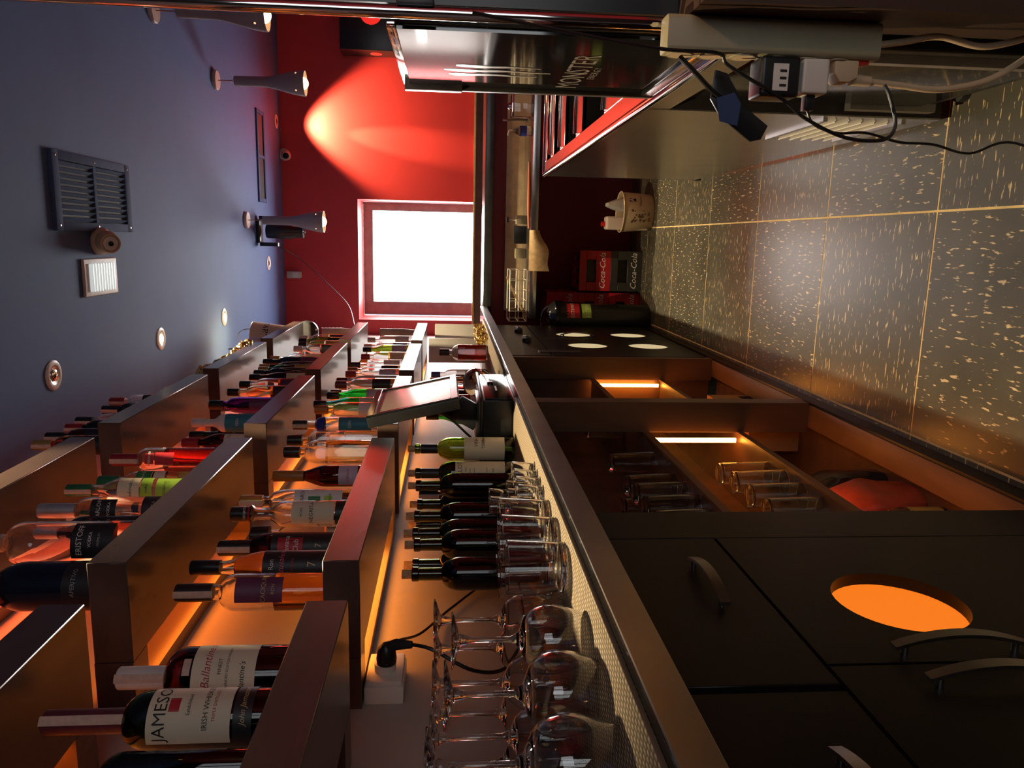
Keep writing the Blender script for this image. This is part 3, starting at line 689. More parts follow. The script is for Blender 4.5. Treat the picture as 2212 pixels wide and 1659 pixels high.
# ---- middle shelf row
bottle('amber bottle cut off by the picture edge on nearest middle shelf box', (-.68, 1.10, Z2), .30, .072, 'round', 'g_amber', 'l_whisky', .5, 'cap_black', .05, labels=[(.10, .22, 40, 'paper_stamp'), (.30, .5, 60, 'paper_black')])
bottle('huge navy bottle at the near end of second middle shelf box', (-.70, 1.50, Z2), .366, .098, 'round', 'g_navy', None, 0, 'cap_black', .06, zs=.52, zn=.70, labels=[(.05, .30, 60, 'paper_black', [('APERITIVO', .009, .24, 'ink_silver')])])
bottle('large clear vodka bottle with black octagonal label and tall shoulder', (-.645, 1.59, Z2), .345, .090, 'round', 'g_clear', 'l_pink', .2, 'cap_silver', .06, zs=.70, zn=.80, neck=.016, labels=[(.14, .38, 52, 'paper_black', [('ERISTOFF', .012, .33, 'ink_white'), ('VODKA', .007, .27, 'ink_white'), ('PREMIUM', .005, .22, 'ink_silver')])])
bottle('dark bottle covered in faded stacked lettering with grey cap', (-.665, 1.71, Z2), .28, .066, 'round', 'g_black', None, 0, 'cap_silver', .05, labels=[(.22, .60, 60, 'paper_black', [('COSECHA', .009, .56, 'ink_red'), ('NEGRO', .009, .49, 'ink_silver'), ('CUERVO', .009, .42, 'ink_silver'), ('TEQUILA', .009, .35, 'ink_red'), ('VERDE', .009, .28, 'paper_green')])])
bottle('clear vodka bottle with two black labels and silver cap', (-.65, 1.80, Z2), .32, .064, 'round', 'g_clear', 'l_clear', .55, 'cap_silver', .085, zs=.62, zn=.73, labels=[(.42, .60, 45, 'paper_black', [('KARLOFF', .010, .54, 'ink_white'), ('VODKA', .007, .47, 'ink_white')]), (.05, .24, 75, 'paper_black', [('VODKA', .008, .16, 'ink_silver')])])
bottle('bottle with green cap and stamp mostly hidden behind lime labelled vodka', (-.732, 1.975, Z2), .34, .062, 'round', 'g_clear', 'l_clear', .5, 'cap_green', .06, stamp=True)
bottle('clear vodka bottle with cream and lime green labels', (-.635, 1.905, Z2), .305, .060, 'slim', 'g_clear', 'l_clear', .45, 'cap_green', .06, stamp=True, zs=.58, zn=.75, labels=[(.40, .57, 70, 'paper_cream', [('Moskovskaya', .009, .47, 'ink', .2)]), (.30, .39, 70, 'paper_lime', [('vodka', .007, .345, 'ink')]), (.06, .27, 62, 'paper_lime', [('OSOBAYA', .007, .2, 'ink')])])
bottle('pale brown vodka bottle with dark green neck label', (-.655, 2.03, Z2), .285, .060, 'round', 'g_clear', 'l_gold', .5, 'cap_green', .05, zs=.62, zn=.76, labels=[(.50, .64, 70, 'paper_green', [('MOSKOVSKAYA', .007, .57, 'ink_white')]), (.38, .48, 70, 'paper_cream'), (.08, .26, 60, 'paper_gold')])
bottle('clear short necked vodka bottle with blue printed lettering', (-.715, 2.085, Z2), .285, .072, 'round', 'g_clear', 'l_clear', .5, 'cap_silver', .03, zs=.66, zn=.76, labels=[(.12, .26, 60, 'paper_cream', [('40% ALC', .006, .19, 'ink')])])
mt = bpy.data.objects[-1] if False else None
bottle('clear vodka bottle with maroon cap and red label glowing red', (-.625, 2.14, Z2), .295, .068, 'round', 'g_clear', 'l_red', .50, 'cap_red', .075, stamp=True, zs=.66, zn=.76, labels=[(.58, .66, 25, 'paper_red', [('SMIRNOFF', .007, .62, 'ink_white')]), (.40, .57, 30, 'paper_red')])  # red glow of the shelf LEDs put into the vodka's liquid colour
bottle('dark bottle with cream slanted label and maroon cap in third middle shelf box', (-.70, 2.60, Z2), .262, .066, 'bulb', 'g_brown', 'l_whisky', .5, 'cap_red', .055, labels=[(.10, .45, 60, 'paper_cream', [('MONKEY', .011, .38, 'ink_red'), ('DRY GIN', .007, .28, 'ink')])])
bottle('black gin bottle with white lettering in third middle shelf box', (-.722, 2.79, Z2), .30, .064, 'slim', 'g_black', None, 0, 'cap_black', .05, zs=.55, zn=.72, labels=[(.25, .5, 60, 'paper_black', [('BULLDOG', .010, .45, 'ink_white')])])
bottle('white bottle with teal sleeve in third middle shelf box', (-.665, 2.745, Z2), .275, .066, 'slim', 'g_whitepaint', None, 0, 'cap_white', .045, zs=.60, zn=.74, labels=[(.08, .56, 90, 'paper_teal', [('GIN', .012, .4, 'ink_white')])])
bottle('white ceramic style bottle behind the teal sleeved one', (-.742, 3.05, Z2), .295, .060, 'slim', 'g_whitepaint', None, 0, 'cap_black', .045)
bottle('purple glass bottle with dark cap in third middle shelf box', (-.65, 2.98, Z2), .285, .062, 'round', 'g_purple', None, 0, 'cap_black', .055, labels=[(.15, .45, 45, 'paper_purple')])
bottle('black apothecary bottle with diamond cream label in third middle shelf box', (-.70, 3.17, Z2), .30, .064, 'round', 'g_black', None, 0, 'cap_black', .045, labels=[(.20, .52, 40, 'paper_cream', [("HENDRICK'S", .009, .4, 'ink'), ('GIN', .008, .3, 'ink')])])
FILL2 = [(-.695, 3.455, .35, .064, 'round', 'g_pale', 'l_gold', 'cap_black', 'golden bottle with dark cap, first of fourth middle shelf box'),
 (-.68, 3.56, .325, .062, 'round', 'g_clear', 'l_whisky', 'cap_black', 'dark red liqueur bottle with black cap in fourth middle shelf box'),
 (-.66, 3.64, .300, .050, 'slim', 'g_brown', 'l_whisky', 'cap_black', 'slim brown bottle beside the dark red liqueur'),
 (-.66, 3.745, .305, .058, 'round', 'g_black', None, 'cap_black', 'black bottle wrapped in gold net, first of two'),
 (-.66, 3.845, .308, .058, 'round', 'g_dkgreen', None, 'cap_gold', 'dark green bottle in wire net with gold cap'),
 (-.66, 3.94, .325, .056, 'slim', 'g_brown', 'l_whisky', 'cap_gold', 'brown bottle in wire net near the end of fourth middle shelf box'),
 (-.655, 4.06, .335, .060, 'round', 'g_black', None, 'cap_black', 'black bottle before the last gap of the middle row'),
 (-.66, 4.20, .330, .060, 'square', 'g_clear', 'l_clear', 'cap_gold', 'clear square bottle with gold cap at end of fourth middle shelf box'),
 (-.66, 4.60, .285, .062, 'bulb', 'g_clear', 'l_pink', 'cap_white', 'pink tinted decanter bottle, farthest middle shelf box'),
 (-.66, 4.77, .29, .062, 'round', 'g_clear', 'l_clear', 'cap_black', 'clear bottle with black cap and dark label, farthest middle shelf box'),
 (-.655, 4.91, .315, .060, 'round', 'g_green', None, 'cap_black', 'green bottle with black cap, farthest middle shelf box'),
 (-.655, 5.06, .335, .060, 'round', 'g_clear', 'l_gold', 'cap_cream' if False else 'cap_white', 'pale yellow bottle with white cap, farthest middle shelf box')]
for i, (x, y, h, d, st, g, lq, cp, lab) in enumerate(FILL2):
    t = bottle(lab, (x, y, Z2), h, d, st, g, lq, .45, cp, .05, labels=[(.12, .42, 55, ['paper_black', 'paper_purple', 'paper_cream', 'paper_black', 'paper_gold'][i % 5])] if i not in (3,) else [], group='bottles on the middle shelf row')
    if i in (3, 4, 5): netting(t, d / 2 + .0015, .02, .6 * h, 7)
# ---- top shelf row
for (x, y, h, d, g, lq, cp, lab) in [(-.70, 2.57, .29, .066, 'g_amber', 'l_amber', 'cap_gold', 'amber bottle with gold cap, nearest on the top shelf'),
 (-.70, 2.672, .30, .064, 'g_brown', 'l_whisky', 'cap_black', 'brown bottle with black cap, second on the top shelf'),
 (-.70, 2.80, .295, .062, 'g_black', None, 'cap_red', 'dark bottle with red cap and stamp, third on the top shelf'),
 (-.70, 2.905, .308, .062, 'g_clear', 'l_gold', 'cap_black', 'clear bottle with stamped black cap, fourth on the top shelf'),
 (-.70, 3.105, .30, .060, 'g_black', None, 'cap_black', 'black bottle near the end of the third top shelf box'),
 (-.685, 3.19, .305, .064, 'g_clear', 'l_pink', 'cap_red', 'clear printed bottle with red cap ending the third top shelf box')]:
    bottle(lab, (x, y, Z1), h, d, 'round', g, lq, .5, cp, .06, stamp=True, labels=[(.2, .55, 60, 'paper_black')], group='bottles on the top shelf row')
bottle('teal glass bottle barely visible above the near top shelf box', (-.66, 1.98, Z1), .30, .07, 'round', 'g_teal', None, .5, 'cap_white', .04)
# ---- wine bottles on the back bar
WB = [(-.655, 2.365, .318, 'white wine bottle with large torn edged cream label and long cork', 'g_green', None),
 (-.70, 2.25, .312, 'red wine bottle with tall cream text label', 'g_wine', 'l_wine'),
 (-.70, 2.13, .305, 'unlabelled dark wine bottle beside the tall text label', 'g_wine', 'l_wine'),
 (-.79, 2.225, .305, 'dark wine bottle at the back nearest the white wine', 'g_wine', 'l_wine'),
 (-.72, 1.935, .300, 'dark wine bottle fourth from the near end of the front rank', 'g_wine', 'l_wine'),
 (-.80, 2.08, .302, 'dark wine bottle second in the back rank', 'g_wine', 'l_wine'),
 (-.73, 1.838, .300, 'dark wine bottle third from the near end of the front rank', 'g_wine', 'l_wine'),
 (-.72, 1.742, .292, 'dark wine bottle second from the near end of the front rank', 'g_wine', 'l_wine'),
 (-.81, 1.83, .300, 'dark wine bottle nearest in the back rank', 'g_wine', 'l_wine'),
 (-.73, 1.60, .290, 'dark wine bottle nearest the wine glasses', 'g_wine', 'l_wine')]
for i, (x, y, h, lab, g, lq) in enumerate(WB):
    lb = []
    if i == 0: lb = [(.10, .50, 75, 'paper_cream', [('VIÑA', .011, .38, 'ink', 0, .5), ('TERRA', .011, .31, 'ink', 0, .5)])]
    if i == 1: lb = [(.12, .60, 62, 'paper_cream', [('MERLOT', .014, .555, 'ink'), ('vino tinto', .006, .50, 'ink'), ('crianza', .006, .46, 'ink'), ('cosecha', .006, .42, 'ink'), ('seleccion', .006, .30, 'ink'), ('bodega', .006, .24, 'ink')])]
    bottle(lab, (x, y, ZC), h, .074, 'wine', g, lq, .64, 'paper_black' if i < 2 else None, cork=True, labels=lb, name='wine_bottle', group='wine bottles on the back bar')
for (x, y, h, lab, cp) in [(-.80, 2.335, .30, 'small dark bottle with orange stamp behind the white wine', 'cap_black')]:
    bottle(lab, (x, y, ZC), h, .058, 'round', 'g_brown', 'l_dark', .6, cp, .06, stamp=True)
# far end of the back bar
bottle('square bottle of glowing red liqueur with black cap beyond the till', (-.613, 4.20, ZC), .265, .085, 'square', 'g_clear', 'l_red', .62, 'cap_black', .055, zs=.60, zn=.74, neck=.016)
FARB = [(-.70, 3.02, .30, 'slim', 'g_brightgreen', None, 'cap_black', 'bright green bottle just beyond the till screen'),
 (-.72, 3.16, .28, 'round', 'g_brown', 'l_whisky', 'cap_black', 'brown bottle beside the green one beyond the till'),
 (-.70, 3.30, .29, 'round', 'g_amber', 'l_whisky', 'cap_black', 'amber bottle beyond the till behind the skull jar'),
 (-.71, 3.46, .30, 'round', 'g_brown', 'l_dark', 'cap_wine', 'dark bottle with maroon cap beyond the till'),
 (-.72, 3.62, .30, 'slim', 'g_amber', 'l_amber', 'cap_black', 'orange bottle in the far cluster on the back bar'),
 (-.72, 3.80, .31, 'round', 'g_black', None, 'cap_white', 'black bottle with white cap in the far cluster on the back bar'),
 (-.73, 3.98, .31, 'slim', 'g_dkgreen', None, 'cap_silver', 'green bottle with silver cap in the far cluster on the back bar'),
 (-.74, 4.20, .31, 'round', 'g_clear', 'l_clear', 'cap_blue', 'clear bottle with blue cap behind the red liqueur')]
for (x, y, h, st, g, lq, cp, lab) in FARB:
    bottle(lab, (x, y, ZC), h, .064, st, g, lq, .55, cp, .05, labels=[(.15, .4, 55, 'paper_white')], group='bottles beyond the till on the back bar')
# boxes, garland, skull jar
t = thing('white_box', 'tall white carton with small print at the far end of back bar', 'box', (-.575, 4.78, ZC), .25)
MB().box(-.05, .05, -.045, .045, 0, .30).build('carton', 'paper_white', t, bevel=.002)
MB().text('One Thousand', .008, (.0505, 0, .17), (0, 1, 0), (0, 0, 1)).build('lettering', 'ink', t, recalc=False)
t = thing('white_box', 'white open carton behind the red liqueur bottle', 'box', (-.64, 4.47, ZC), .1)
MB().box(-.07, .07, -.055, .055, 0, .33).build('carton', 'paper_white', t, bevel=.002)
t = thing('gold_garland', 'sparkling gold tinsel garland on the far back bar edge', 'garland', (-.54, 4.25, ZC))
m = MB(); rnd = random.Random(3)
for i in range(150): m.sphere((rnd.uniform(-.03, .03), rnd.uniform(-.09, .5), rnd.uniform(.008, .06)), rnd.uniform(.006, .012), 6, 4)
o = m.build('tinsel', 'garland_gold', t, angle=10); o['kind'] = 'stuff'
t = thing('skull_jar', 'clear glass skull shaped jar beside the till drawer', 'jar', (-.60, 3.22, ZC), -.35)
def skull():
    m = MB(); n, k = 28, 18; vs = []; fs = []
    for j in range(k + 1):
        v = j / k; th = PI * v
        for i in range(n):
            a = 2 * PI * i / n; r = .062 * sin(th); z = .085 - .068 * cos(th)
            fx = cos(a); x = r * fx * 1.12; y = r * sin(a) * .9
            if z < .07: q = (.07 - z) / .07; x *= 1 - .1 * q; y *= 1 - .28 * q
            for ey in (-.026, .026):
                dd = ((y - ey) / .017) ** 2 + ((z - .082) / .017) ** 2
                if fx > 0 and dd < 1.6: x -= .018 * max(0, 1 - dd / 1.6)
            dd = (y / .010) ** 2 + ((z - .055) / .014) ** 2
            if fx > 0 and dd < 1: x -= .012 * (1 - dd)
            vs.append((x, y, max(z, .002)))
    for j in range(k):
        for i in range(n): l = (i + 1) % n; fs.append((j * n + i, j * n + l, (j + 1) * n + l, (j + 1) * n + i))
    return m.add(vs, fs)
skull().build('skull', 'g_clear', t)
MB().lathe([(0, .150), (.026, .150), (.028, .156), (.026, .182), (0, .184)], 20).build('stopper', 'g_clear', t)
MB().box(-.012, .012, -.014, .014, .05, .075).build('candy', 'red_plastic', t, bevel=.004)

# ================================================================== GLASSES ON THE BAR
def wine_glass_meshes(h, bd):
    r = bd / 2; hb = h * .50
    # inverted: rim at z=0, foot on top
    out = []
    for i in range(13):
        k = i / 12; z = hb * k
        rr = r * (.72 + .28 * sin(min(1, k / .55) * PI / 2)) if k < .55 else r * math.sqrt(max(0, 1 - ((k - .55) / .46) ** 2.2)) 
        out.append((max(rr, .006), z))
    th = .0013
    inn = [(max(rr - th, .003), z) for rr, z in out[:-1]]
    prof = [(out[0][0] - th, 0)] + out + [(.0045, hb + .012), (.0040, hb + h * .2), (.0046, h - .03), (.010, h - .012), (r * .80, h - .003), (r * .82, h - .001), (r * .80, h), (0, h)]
    inner = inn + [(.003, hb - .006), (0, hb - .008)]
    # one closed surface: inner dome first, then out
    full = inner[::-1] + prof[1:]
    return MB().lathe(full, 36).mesh('glass')
WG = {}
def wine_glass(x, y, h, bd, label, mat='g_clear'):
    k = (round(h, 2), round(bd, 2))
    if k not in WG: WG[k] = wine_glass_meshes(*k)
    t = thing('wine_glass', label, 'glass', (x, y, ZC), 0, 'upturned wine glasses on the bar mat')
    obj('bowl_and_stem', WG[k], mat, t); return t
for x, y, h, b, lab in [(-.585, 1.05, .205, .10, 'upturned balloon glass farthest in the front rank of wine glasses'),
 (-.594, .925, .207, .108, 'upturned balloon glass in the middle of the front rank'),
 (-.605, .80, .225, .108, 'upturned balloon glass nearest the camera in the front rank'),
 (-.655, 1.245, .23, .087, 'upturned wine glass next to the tumblers with foot leaning highest'),
 (-.735, 1.29, .23, .087, 'upturned wine glass second in the back rank'),
 (-.80, 1.19, .235, .09, 'upturned wine glass third in the back rank against the grey panel'),
 (-.705, 1.13, .235, .09, 'upturned wine glass in the middle of the cluster'),
 (-.80, 1.06, .24, .09, 'upturned wine glass fourth in the back rank'),
 (-.70, .985, .235, .09, 'upturned wine glass behind the middle balloon glass'),
 (-.78, .93, .24, .09, 'upturned wine glass at the near end of the back rank')]:
    wine_glass(x, y, h, b, lab)
TM = {}
def tumbler_mesh(h, r0, r1, wall=.0022, base=.010):
    k = (h, r0, r1)
    if k not in TM:
        TM[k] = MB().lathe([(0, .001), (r0 * .8, .0), (r0, .003), (r0 + (r1 - r0) * .5, h * .5), (r1, h - .001), (r1 - wall * .5, h), (r1 - wall, h - .001), (r0 + (r1 - r0) * .5 - wall, h * .5), (r0 - wall, base + .003), (r0 * .8, base), (0, base)], 32).mesh('glass')
    return TM[k]
def tumbler(pos, h, r0, r1, label, group, inverted=False, mat='g_clear', name='tumbler'):
    o = obj(name, tumbler_mesh(h, r0, r1), mat, None, (pos[0], pos[1], pos[2] + (h if inverted else 0)), (PI if inverted else 0, 0, 0))
    return tag(o, label, 'glass', group)
tumbler((-.565, 1.387, ZC), .105, .043, .049, 'wide clear tumbler in front, between shot glasses and wine glasses', 'tumblers on the bar mat')
tumbler((-.650, 1.425, ZC), .105, .043, .049, 'wide clear tumbler second from the wine glasses in the rear', 'tumblers on the bar mat')
tumbler((-.565, 1.262, ZC), .103, .043, .048, 'wide clear tumbler nearest the upturned wine glasses', 'tumblers on the bar mat')
tumbler((-.570, 1.505, ZC), .103, .042, .047, 'wide clear tumbler closest to the small shot glasses', 'tumblers on the bar mat')
tumbler((-.655, 1.53, ZC), .103, .042, .047, 'wide clear tumbler at the back in front of the dark wine bottles', 'tumblers on the bar mat')
k = 0
SH = ['nearest the tumblers', 'second', 'third', 'fourth', 'fifth', 'sixth', 'seventh', 'farthest']
for j in range(4):
    for i in range(2):
        tumbler((-.545 - .052 * i, 1.60 + .058 * j + .012 * i, ZC), .055 + .012 * i, .017, .022, '%s shot glass in the %s file of small glasses by the mat edge' % (['nearest', 'second nearest', 'third', 'farthest'][j], ['front', 'rear'][i]), 'shot glasses on the bar mat', name='shot_glass'); k += 1
for i, (x, y) in enumerate(((-.545, 1.63), (-.545, 1.75))):
    pass
tumbler((-.597, 1.672, ZC + .0672), .045, .017, .022, 'shot glass stacked on top of the rear file, nearer one', 'stacked shot glasses', name='shot_glass')
tumbler((-.597, 1.73, ZC + .0672), .045, .017, .022, 'shot glass stacked on top of the rear file, farther one', 'stacked shot glasses', name='shot_glass')
# glasses in the open bay
TOPZ, MIDZ = .6365, .3055
for i, (x, y) in enumerate(((-.70, 2.36), (-.70, 2.13), (-.78, 2.16), (-.69, 2.02), (-.69, 1.91), (-.69, 1.80), (-.78, 1.92), (-.69, 1.69))):
    tumbler((x, y, TOPZ), .15, .030, .036, ['tall dark tumbler with white print alone on the upper bay shelf', 'upturned tall tumbler second from the far post on upper bay shelf', 'upturned tall tumbler at the back of the upper bay shelf', 'upturned tall tumbler third from the far post on upper bay shelf', 'upturned tall tumbler fourth from the far post on upper bay shelf', 'upturned tall tumbler fifth from the far post on upper bay shelf', 'upturned tall tumbler behind the fourth on the upper bay shelf', 'upturned tall tumbler nearest the cabinet on upper bay shelf'][i], 'tumblers on the upper bay shelf', inverted=True)
for i, (x, y) in enumerate(((-.70, 2.24), (-.69, 2.12), (-.69, 2.00), (-.69, 1.88), (-.78, 1.96), (-.78, 1.84), (-.69, 1.74))):
    tumbler((x, y, MIDZ), .16, .033, .038, ['amber lit tumbler farthest on the lower bay shelf', 'amber lit tumbler second farthest on the lower bay shelf', 'amber lit tumbler third in the row on the lower bay shelf', 'amber lit tumbler with printed crest in the row on the lower bay shelf', 'amber lit tumbler behind the third on the lower bay shelf', 'amber lit tumbler behind the crest printed one', 'amber lit tumbler nearest the closed cabinet on the lower bay shelf'][i], 'tumblers on the lower bay shelf', inverted=True)
for i in range(3):
    tumbler((-.70, 2.80 + .14 * i, TOPZ), .15, .031, .036, 'dark tall tumbler on the upper shelf of the far bay, %s' % ['nearest', 'middle', 'farthest'][i], 'tumblers in the far bay', inverted=True)
tumbler((-.69, 2.86, MIDZ), .14, .034, .038, 'orange lit jar glass nearest in the far bay lower shelf', 'jars in the far bay')
tumbler((-.69, 3.05, MIDZ), .14, .034, .038, 'orange lit jar glass second in the far bay lower shelf', 'jars in the far bay')
for i, y in enumerate((2.73, 2.98)):
    t = thing('carton_pack', 'brown printed carton lying in the far bay bottom, %s one' % ['nearer', 'farther'][i], 'carton', (-.68, y, .0305), 0, 'cartons in the far bay')
    MB().box(-.055, .06, -.11, .11, 0, .19).build('box', 'carton', t, bevel=.002)
    MB().text('RA', .035, (.0606, -.03, .16), (0, 1, 0), (0, 0, 1)).build('lettering', 'ink', t, recalc=False)
    m = MB()
    for q in range(8): m.box(.0602, .0608, .03 + q * .007, .033 + q * .007 + (q % 3) * .001, .02, .07)
    m.build('barcode', 'ink', t)
def bag(name, label, cat, loc, sx, sy, sz, mat, rz=0, seed=1):
    rn_ = random.Random(seed); n, k = 20, 12; vs = []; fs = []; ph = [rn_.uniform(0, 6) for _ in range(6)]
    for j in range(k + 1):
        v = j / k; z = sz * v; pin = (1 - .75 * max(0, (v - .6) / .4) ** 1.5)
        for i in range(n):
            a = 2 * PI * i / n; e = 1 / ((abs(cos(a)) ** 4 + abs(sin(a)) ** 4) ** .25)
            wv = 1 + .06 * sin(3 * a + ph[0] + 5 * v) + .04 * sin(7 * a + ph[1] - 8 * v)
            vs.append((sx / 2 * cos(a) * e * pin * wv, sy / 2 * sin(a) * e * wv * (1 + .04 * v), z))
    for j in range(k):
        for i in range(n): l = (i + 1) % n; fs.append((j * n + i, j * n + l, (j + 1) * n + l, (j + 1) * n + i))
    fs += [tuple(range(n - 1, -1, -1)), tuple(k * n + i for i in range(n))]
    return tag(MB().add(vs, fs).build(name, mat, None, loc, (0, 0, rz), angle=60), label, cat)
bag('coffee_bag', 'black foil bag with printed badge on the near bay floor', 'bag', (-.70, 2.10, .0305), .10, .14, .22, 'foil_black', .2, 4)
bag('snack_bag', 'red and clear plastic snack bag on the near bay floor', 'bag', (-.69, 1.93, .0305), .10, .15, .21, 'foil_red', -.1, 9)
t = thing('syrup_jar', 'round jar with wrapped labels on the near bay floor', 'jar', (-.69, 1.77, .0305))
MB().lathe([(0, 0), (.04, 0), (.045, .01), (.045, .13), (.038, .15), (.03, .155), (0, .155)], 28).build('jar_body', 'g_amber', t)
MB().lathe([(0, .155), (.034, .155), (.034, .18), (0, .18)], 24).build('lid', 'cap_black', t)
MB().sheet(lambda u, v: (.0456 * cos(-1.1 + 2.2 * u), .0456 * sin(-1.1 + 2.2 * u), .02 + .09 * v), 14, 2).build('label', 'paper_gold', t, recalc=False)

# ================================================================== TILL
t = thing('cash_drawer', 'black metal cash drawer on the back bar under the till screen', 'cash drawer', (-.67, 2.66, 1.088))
MB().box(-.16, .160, -.235, .235, 0, .105).build('case', 'black_satin', t, bevel=.004)
MB().box(.160, .166, -.225, .225, .008, .098).build('drawer_front', 'black_gloss', t, bevel=.002)
MB().lathe([(0, .166), (.011, .166), (.011, .172), (.007, .174), (0, .174)], 20, (0, 0.03, .07), axis='x').build('lock', 'chrome', t)
MB().box(.166, .1675, -.10, -.02, .052, .058).build('coin_slot', 'alu', t)
MB().box(-.165, .172, -.24, .24, .106, .115).build('top_plate', 'black_satin', t, bevel=.002)
t = thing('till_screen', 'tilted touch screen till with thick black bezel on a stand', 'monitor', (-.60, 2.50, 1.2035))
A = Vector((-.475, 2.285, 1.275)) - Vector(t.location); B = Vector((-.475, 2.69, 1.28)) - Vector(t.location); Cc = Vector((-.53, 2.575, 1.552)) - Vector(t.location)
u = (B - A).normalized(); A0 = A; upv = Vector((-.062, 0, .275)).normalized(); nv = u.cross(upv).normalized()
if nv.x < 0: nv = -nv
Mx = Matrix(((u.x, upv.x, nv.x, A0.x), (u.y, upv.y, nv.y, A0.y), (u.z, upv.z, nv.z, A0.z), (0, 0, 0, 1)))
W_, H_ = .40, .285
MB().box(0, W_, 0, H_, -.034, 0, mat=Mx).build('housing', 'black_satin', t, bevel=.004)
m = MB(); b = .022
m.box(0, W_, 0, b, 0, .006, mat=Mx); m.box(0, W_, H_ - b, H_, 0, .006, mat=Mx); m.box(0, b, b, H_ - b, 0, .006, mat=Mx); m.box(W_ - b, W_, b, H_ - b, 0, .006, mat=Mx)
m.build('bezel', 'black_gloss', t, bevel=.001, seg=1)
MB().box(b, W_ - b, b, H_ - b, 0, .002, mat=Mx).build('screen', M('till_glass', (.34, .31, .28), .12, spec=.7, var=.03), t)
MB().tube([(.02, .02, .01), (.03, .0, .06), (.05, -.02, .13)], .022, 12).build('neck', 'black_satin', t)
MB().box(-.06, .09, -.10, .10, 0, .012).build('foot', 'black_satin', t, bevel=.003)
MB().box(-.02, .06, -.07, -.04, .012, .10, mat=Matrix.Rotation(.5, 4, 'Y')).build('hinge', 'black_satin', t, bevel=.003)
tag(MB().tube(spline([(-.55, 2.42, 1.33), (-.58, 2.43, 1.29), (-.62, 2.44, 1.25), (-.66, 2.46, 1.215), (-.70, 2.52, 1.212)], 6), .004, 8).build('till_cable', 'black_plastic'), 'black cable loop under the till screen', 'cable')

# ================================================================== SOCKET UNDER THE SHELF
t = thing('wall_socket', 'white surface socket box under the lowest shelf with plugs', 'socket', (XL, 1.40, 1.385))
MB().box(0, .035, -.055, .055, 0, .075).build('back_box', 'white_plastic', t, bevel=.003)
MB().box(.035, .046, -.052, .052, .003, .072).build('face_plate', 'white_plastic', t, bevel=.003)
MB().lathe([(0, .046), (.021, .046), (.021, .062), (.017, .064), (0, .064)], 24, (0, -.01, .038), axis='x').build('adapter', 'white_plastic', t)
t = thing('power_plug', 'black angled power plug in the wall socket', 'plug', (XL + .065, 1.385, 1.42))
MB().lathe([(0, 0), (.019, 0), (.020, .01), (.017, .03), (.008, .04), (0, .04)], 20, axis='x').build('plug_body', 'black_plastic', t)
MB().tube([(.03, 0, 0), (.04, -.004, -.02), (.042, -.01, -.05)], [.012, .011, .007], 12).build('strain_relief', 'rubber', t)
tag(MB().tube(spline([(XL + .107, 1.375, 1.37), (XL + .11, 1.35, 1.33), (XL + .07, 1.34, 1.25), (XL + .03, 1.42, 1.18), (XL + .012, 1.60, 1.13), (XL + .012, 1.80, 1.12)], 8), .0038, 8).build('power_cable', 'black_plastic'), 'black cable hanging from the socket plug behind the wine glasses', 'cable')
tag(MB().tube(spline([(XL + .09, 1.40, 1.42), (XL + .07, 1.46, 1.40), (XL + .03, 1.56, 1.36), (XL + .012, 1.70, 1.30), (XL + .012, 1.86, 1.2)], 8), .003, 8).build('power_cable', 'black_plastic'), 'thin black cable running along the amber panel from the socket', 'cable')
# ================================================================== THINGS ON TOP SHELF / SHELF ENDS
def lerp(a, b, t): return a + (b - a) * t
m = MB(); rnd = random.Random(5)
gp = spline([(-.60, 3.47, 2.395), (-.64, 3.62, 2.44), (-.63, 3.80, 2.43), (-.61, 4.0, 2.41), (-.592, 4.15, 2.40), (-.585, 4.27, 2.393)], 14)
for p in gp:
    for q in range(3): m.sphere((p.x + rnd.uniform(-.015, .015), p.y + rnd.uniform(-.02, .02), p.z + rnd.uniform(-.004, .02)), rnd.uniform(.009, .017), 7, 5)
t = thing('gold_garland', 'gold beaded garland lying along the fourth top shelf box', 'garland', (0, 0, 0)); o = m.build('beads', 'garland_gold', t, angle=20); o['kind'] = 'stuff'
bottle('brown lying swing bottle wrapped in foil behind the gold garland', (-.70, 3.50, Z1), .20, .09, 'bulb', 'g_amber', None, .3, 'cap_gold', .03)
t = thing('menu_stand', 'white printed menu card in a black stand on farthest top shelf box', 'menu', (-.66, 4.62, Z1), .15)
MB().box(-.02, .02, -.075, .075, 0, .012).build('base', 'black_plastic', t)
MB().box(-.012, -.006, -.075, .075, .012, .21).build('backing', 'black_plastic', t)
MB().box(-.006, -.003, -.07, .07, .012, .20).build('card', 'paper_white', t)
MB().box(-.003, -.002, -.07, .07, .15, .20).build('header', 'paper_red', t)
MB().text('Menu', .025, (-.0015, 0, .11), (0, 1, 0), (0, 0, 1), .3).build('lettering', 'ink', t, recalc=False)
t = thing('ice_bucket', 'cream metal ice bucket with black script lettering on the top shelf end', 'bucket', (-.67, 5.12, Z1), -.9)
MB().lathe([(0, 0), (.085, 0), (.088, .004), (.112, .20), (.116, .204), (.112, .208), (.108, .204), (.084, .008), (0, .008)], 36).build('pail', 'paper_cream', t)
MB().ctext('Cava', .06, .103, .12, 0, .3).build('lettering', 'ink', t, recalc=False)
MB().tube([(.114 * cos(a), .004, .205 + .10 * sin(a)) for a in [PI * i / 16 for i in range(17)]], .003, 6).build('bail_handle', 'handle_metal', t)
t = thing('storage_tub', 'clear plastic tub beside the ice bucket on the top shelf', 'tub', (-.69, 4.86, Z1))
MB().lathe([(0, 0), (.06, 0), (.068, .16), (.065, .16), (.057, .003), (0, .003)], 24).build('tub_wall', 'frosted', t)
t = thing('black_ball_lamp', 'round black lamp on the red wall by the shelf end', 'lamp', (-.655, 5.44, 2.30))
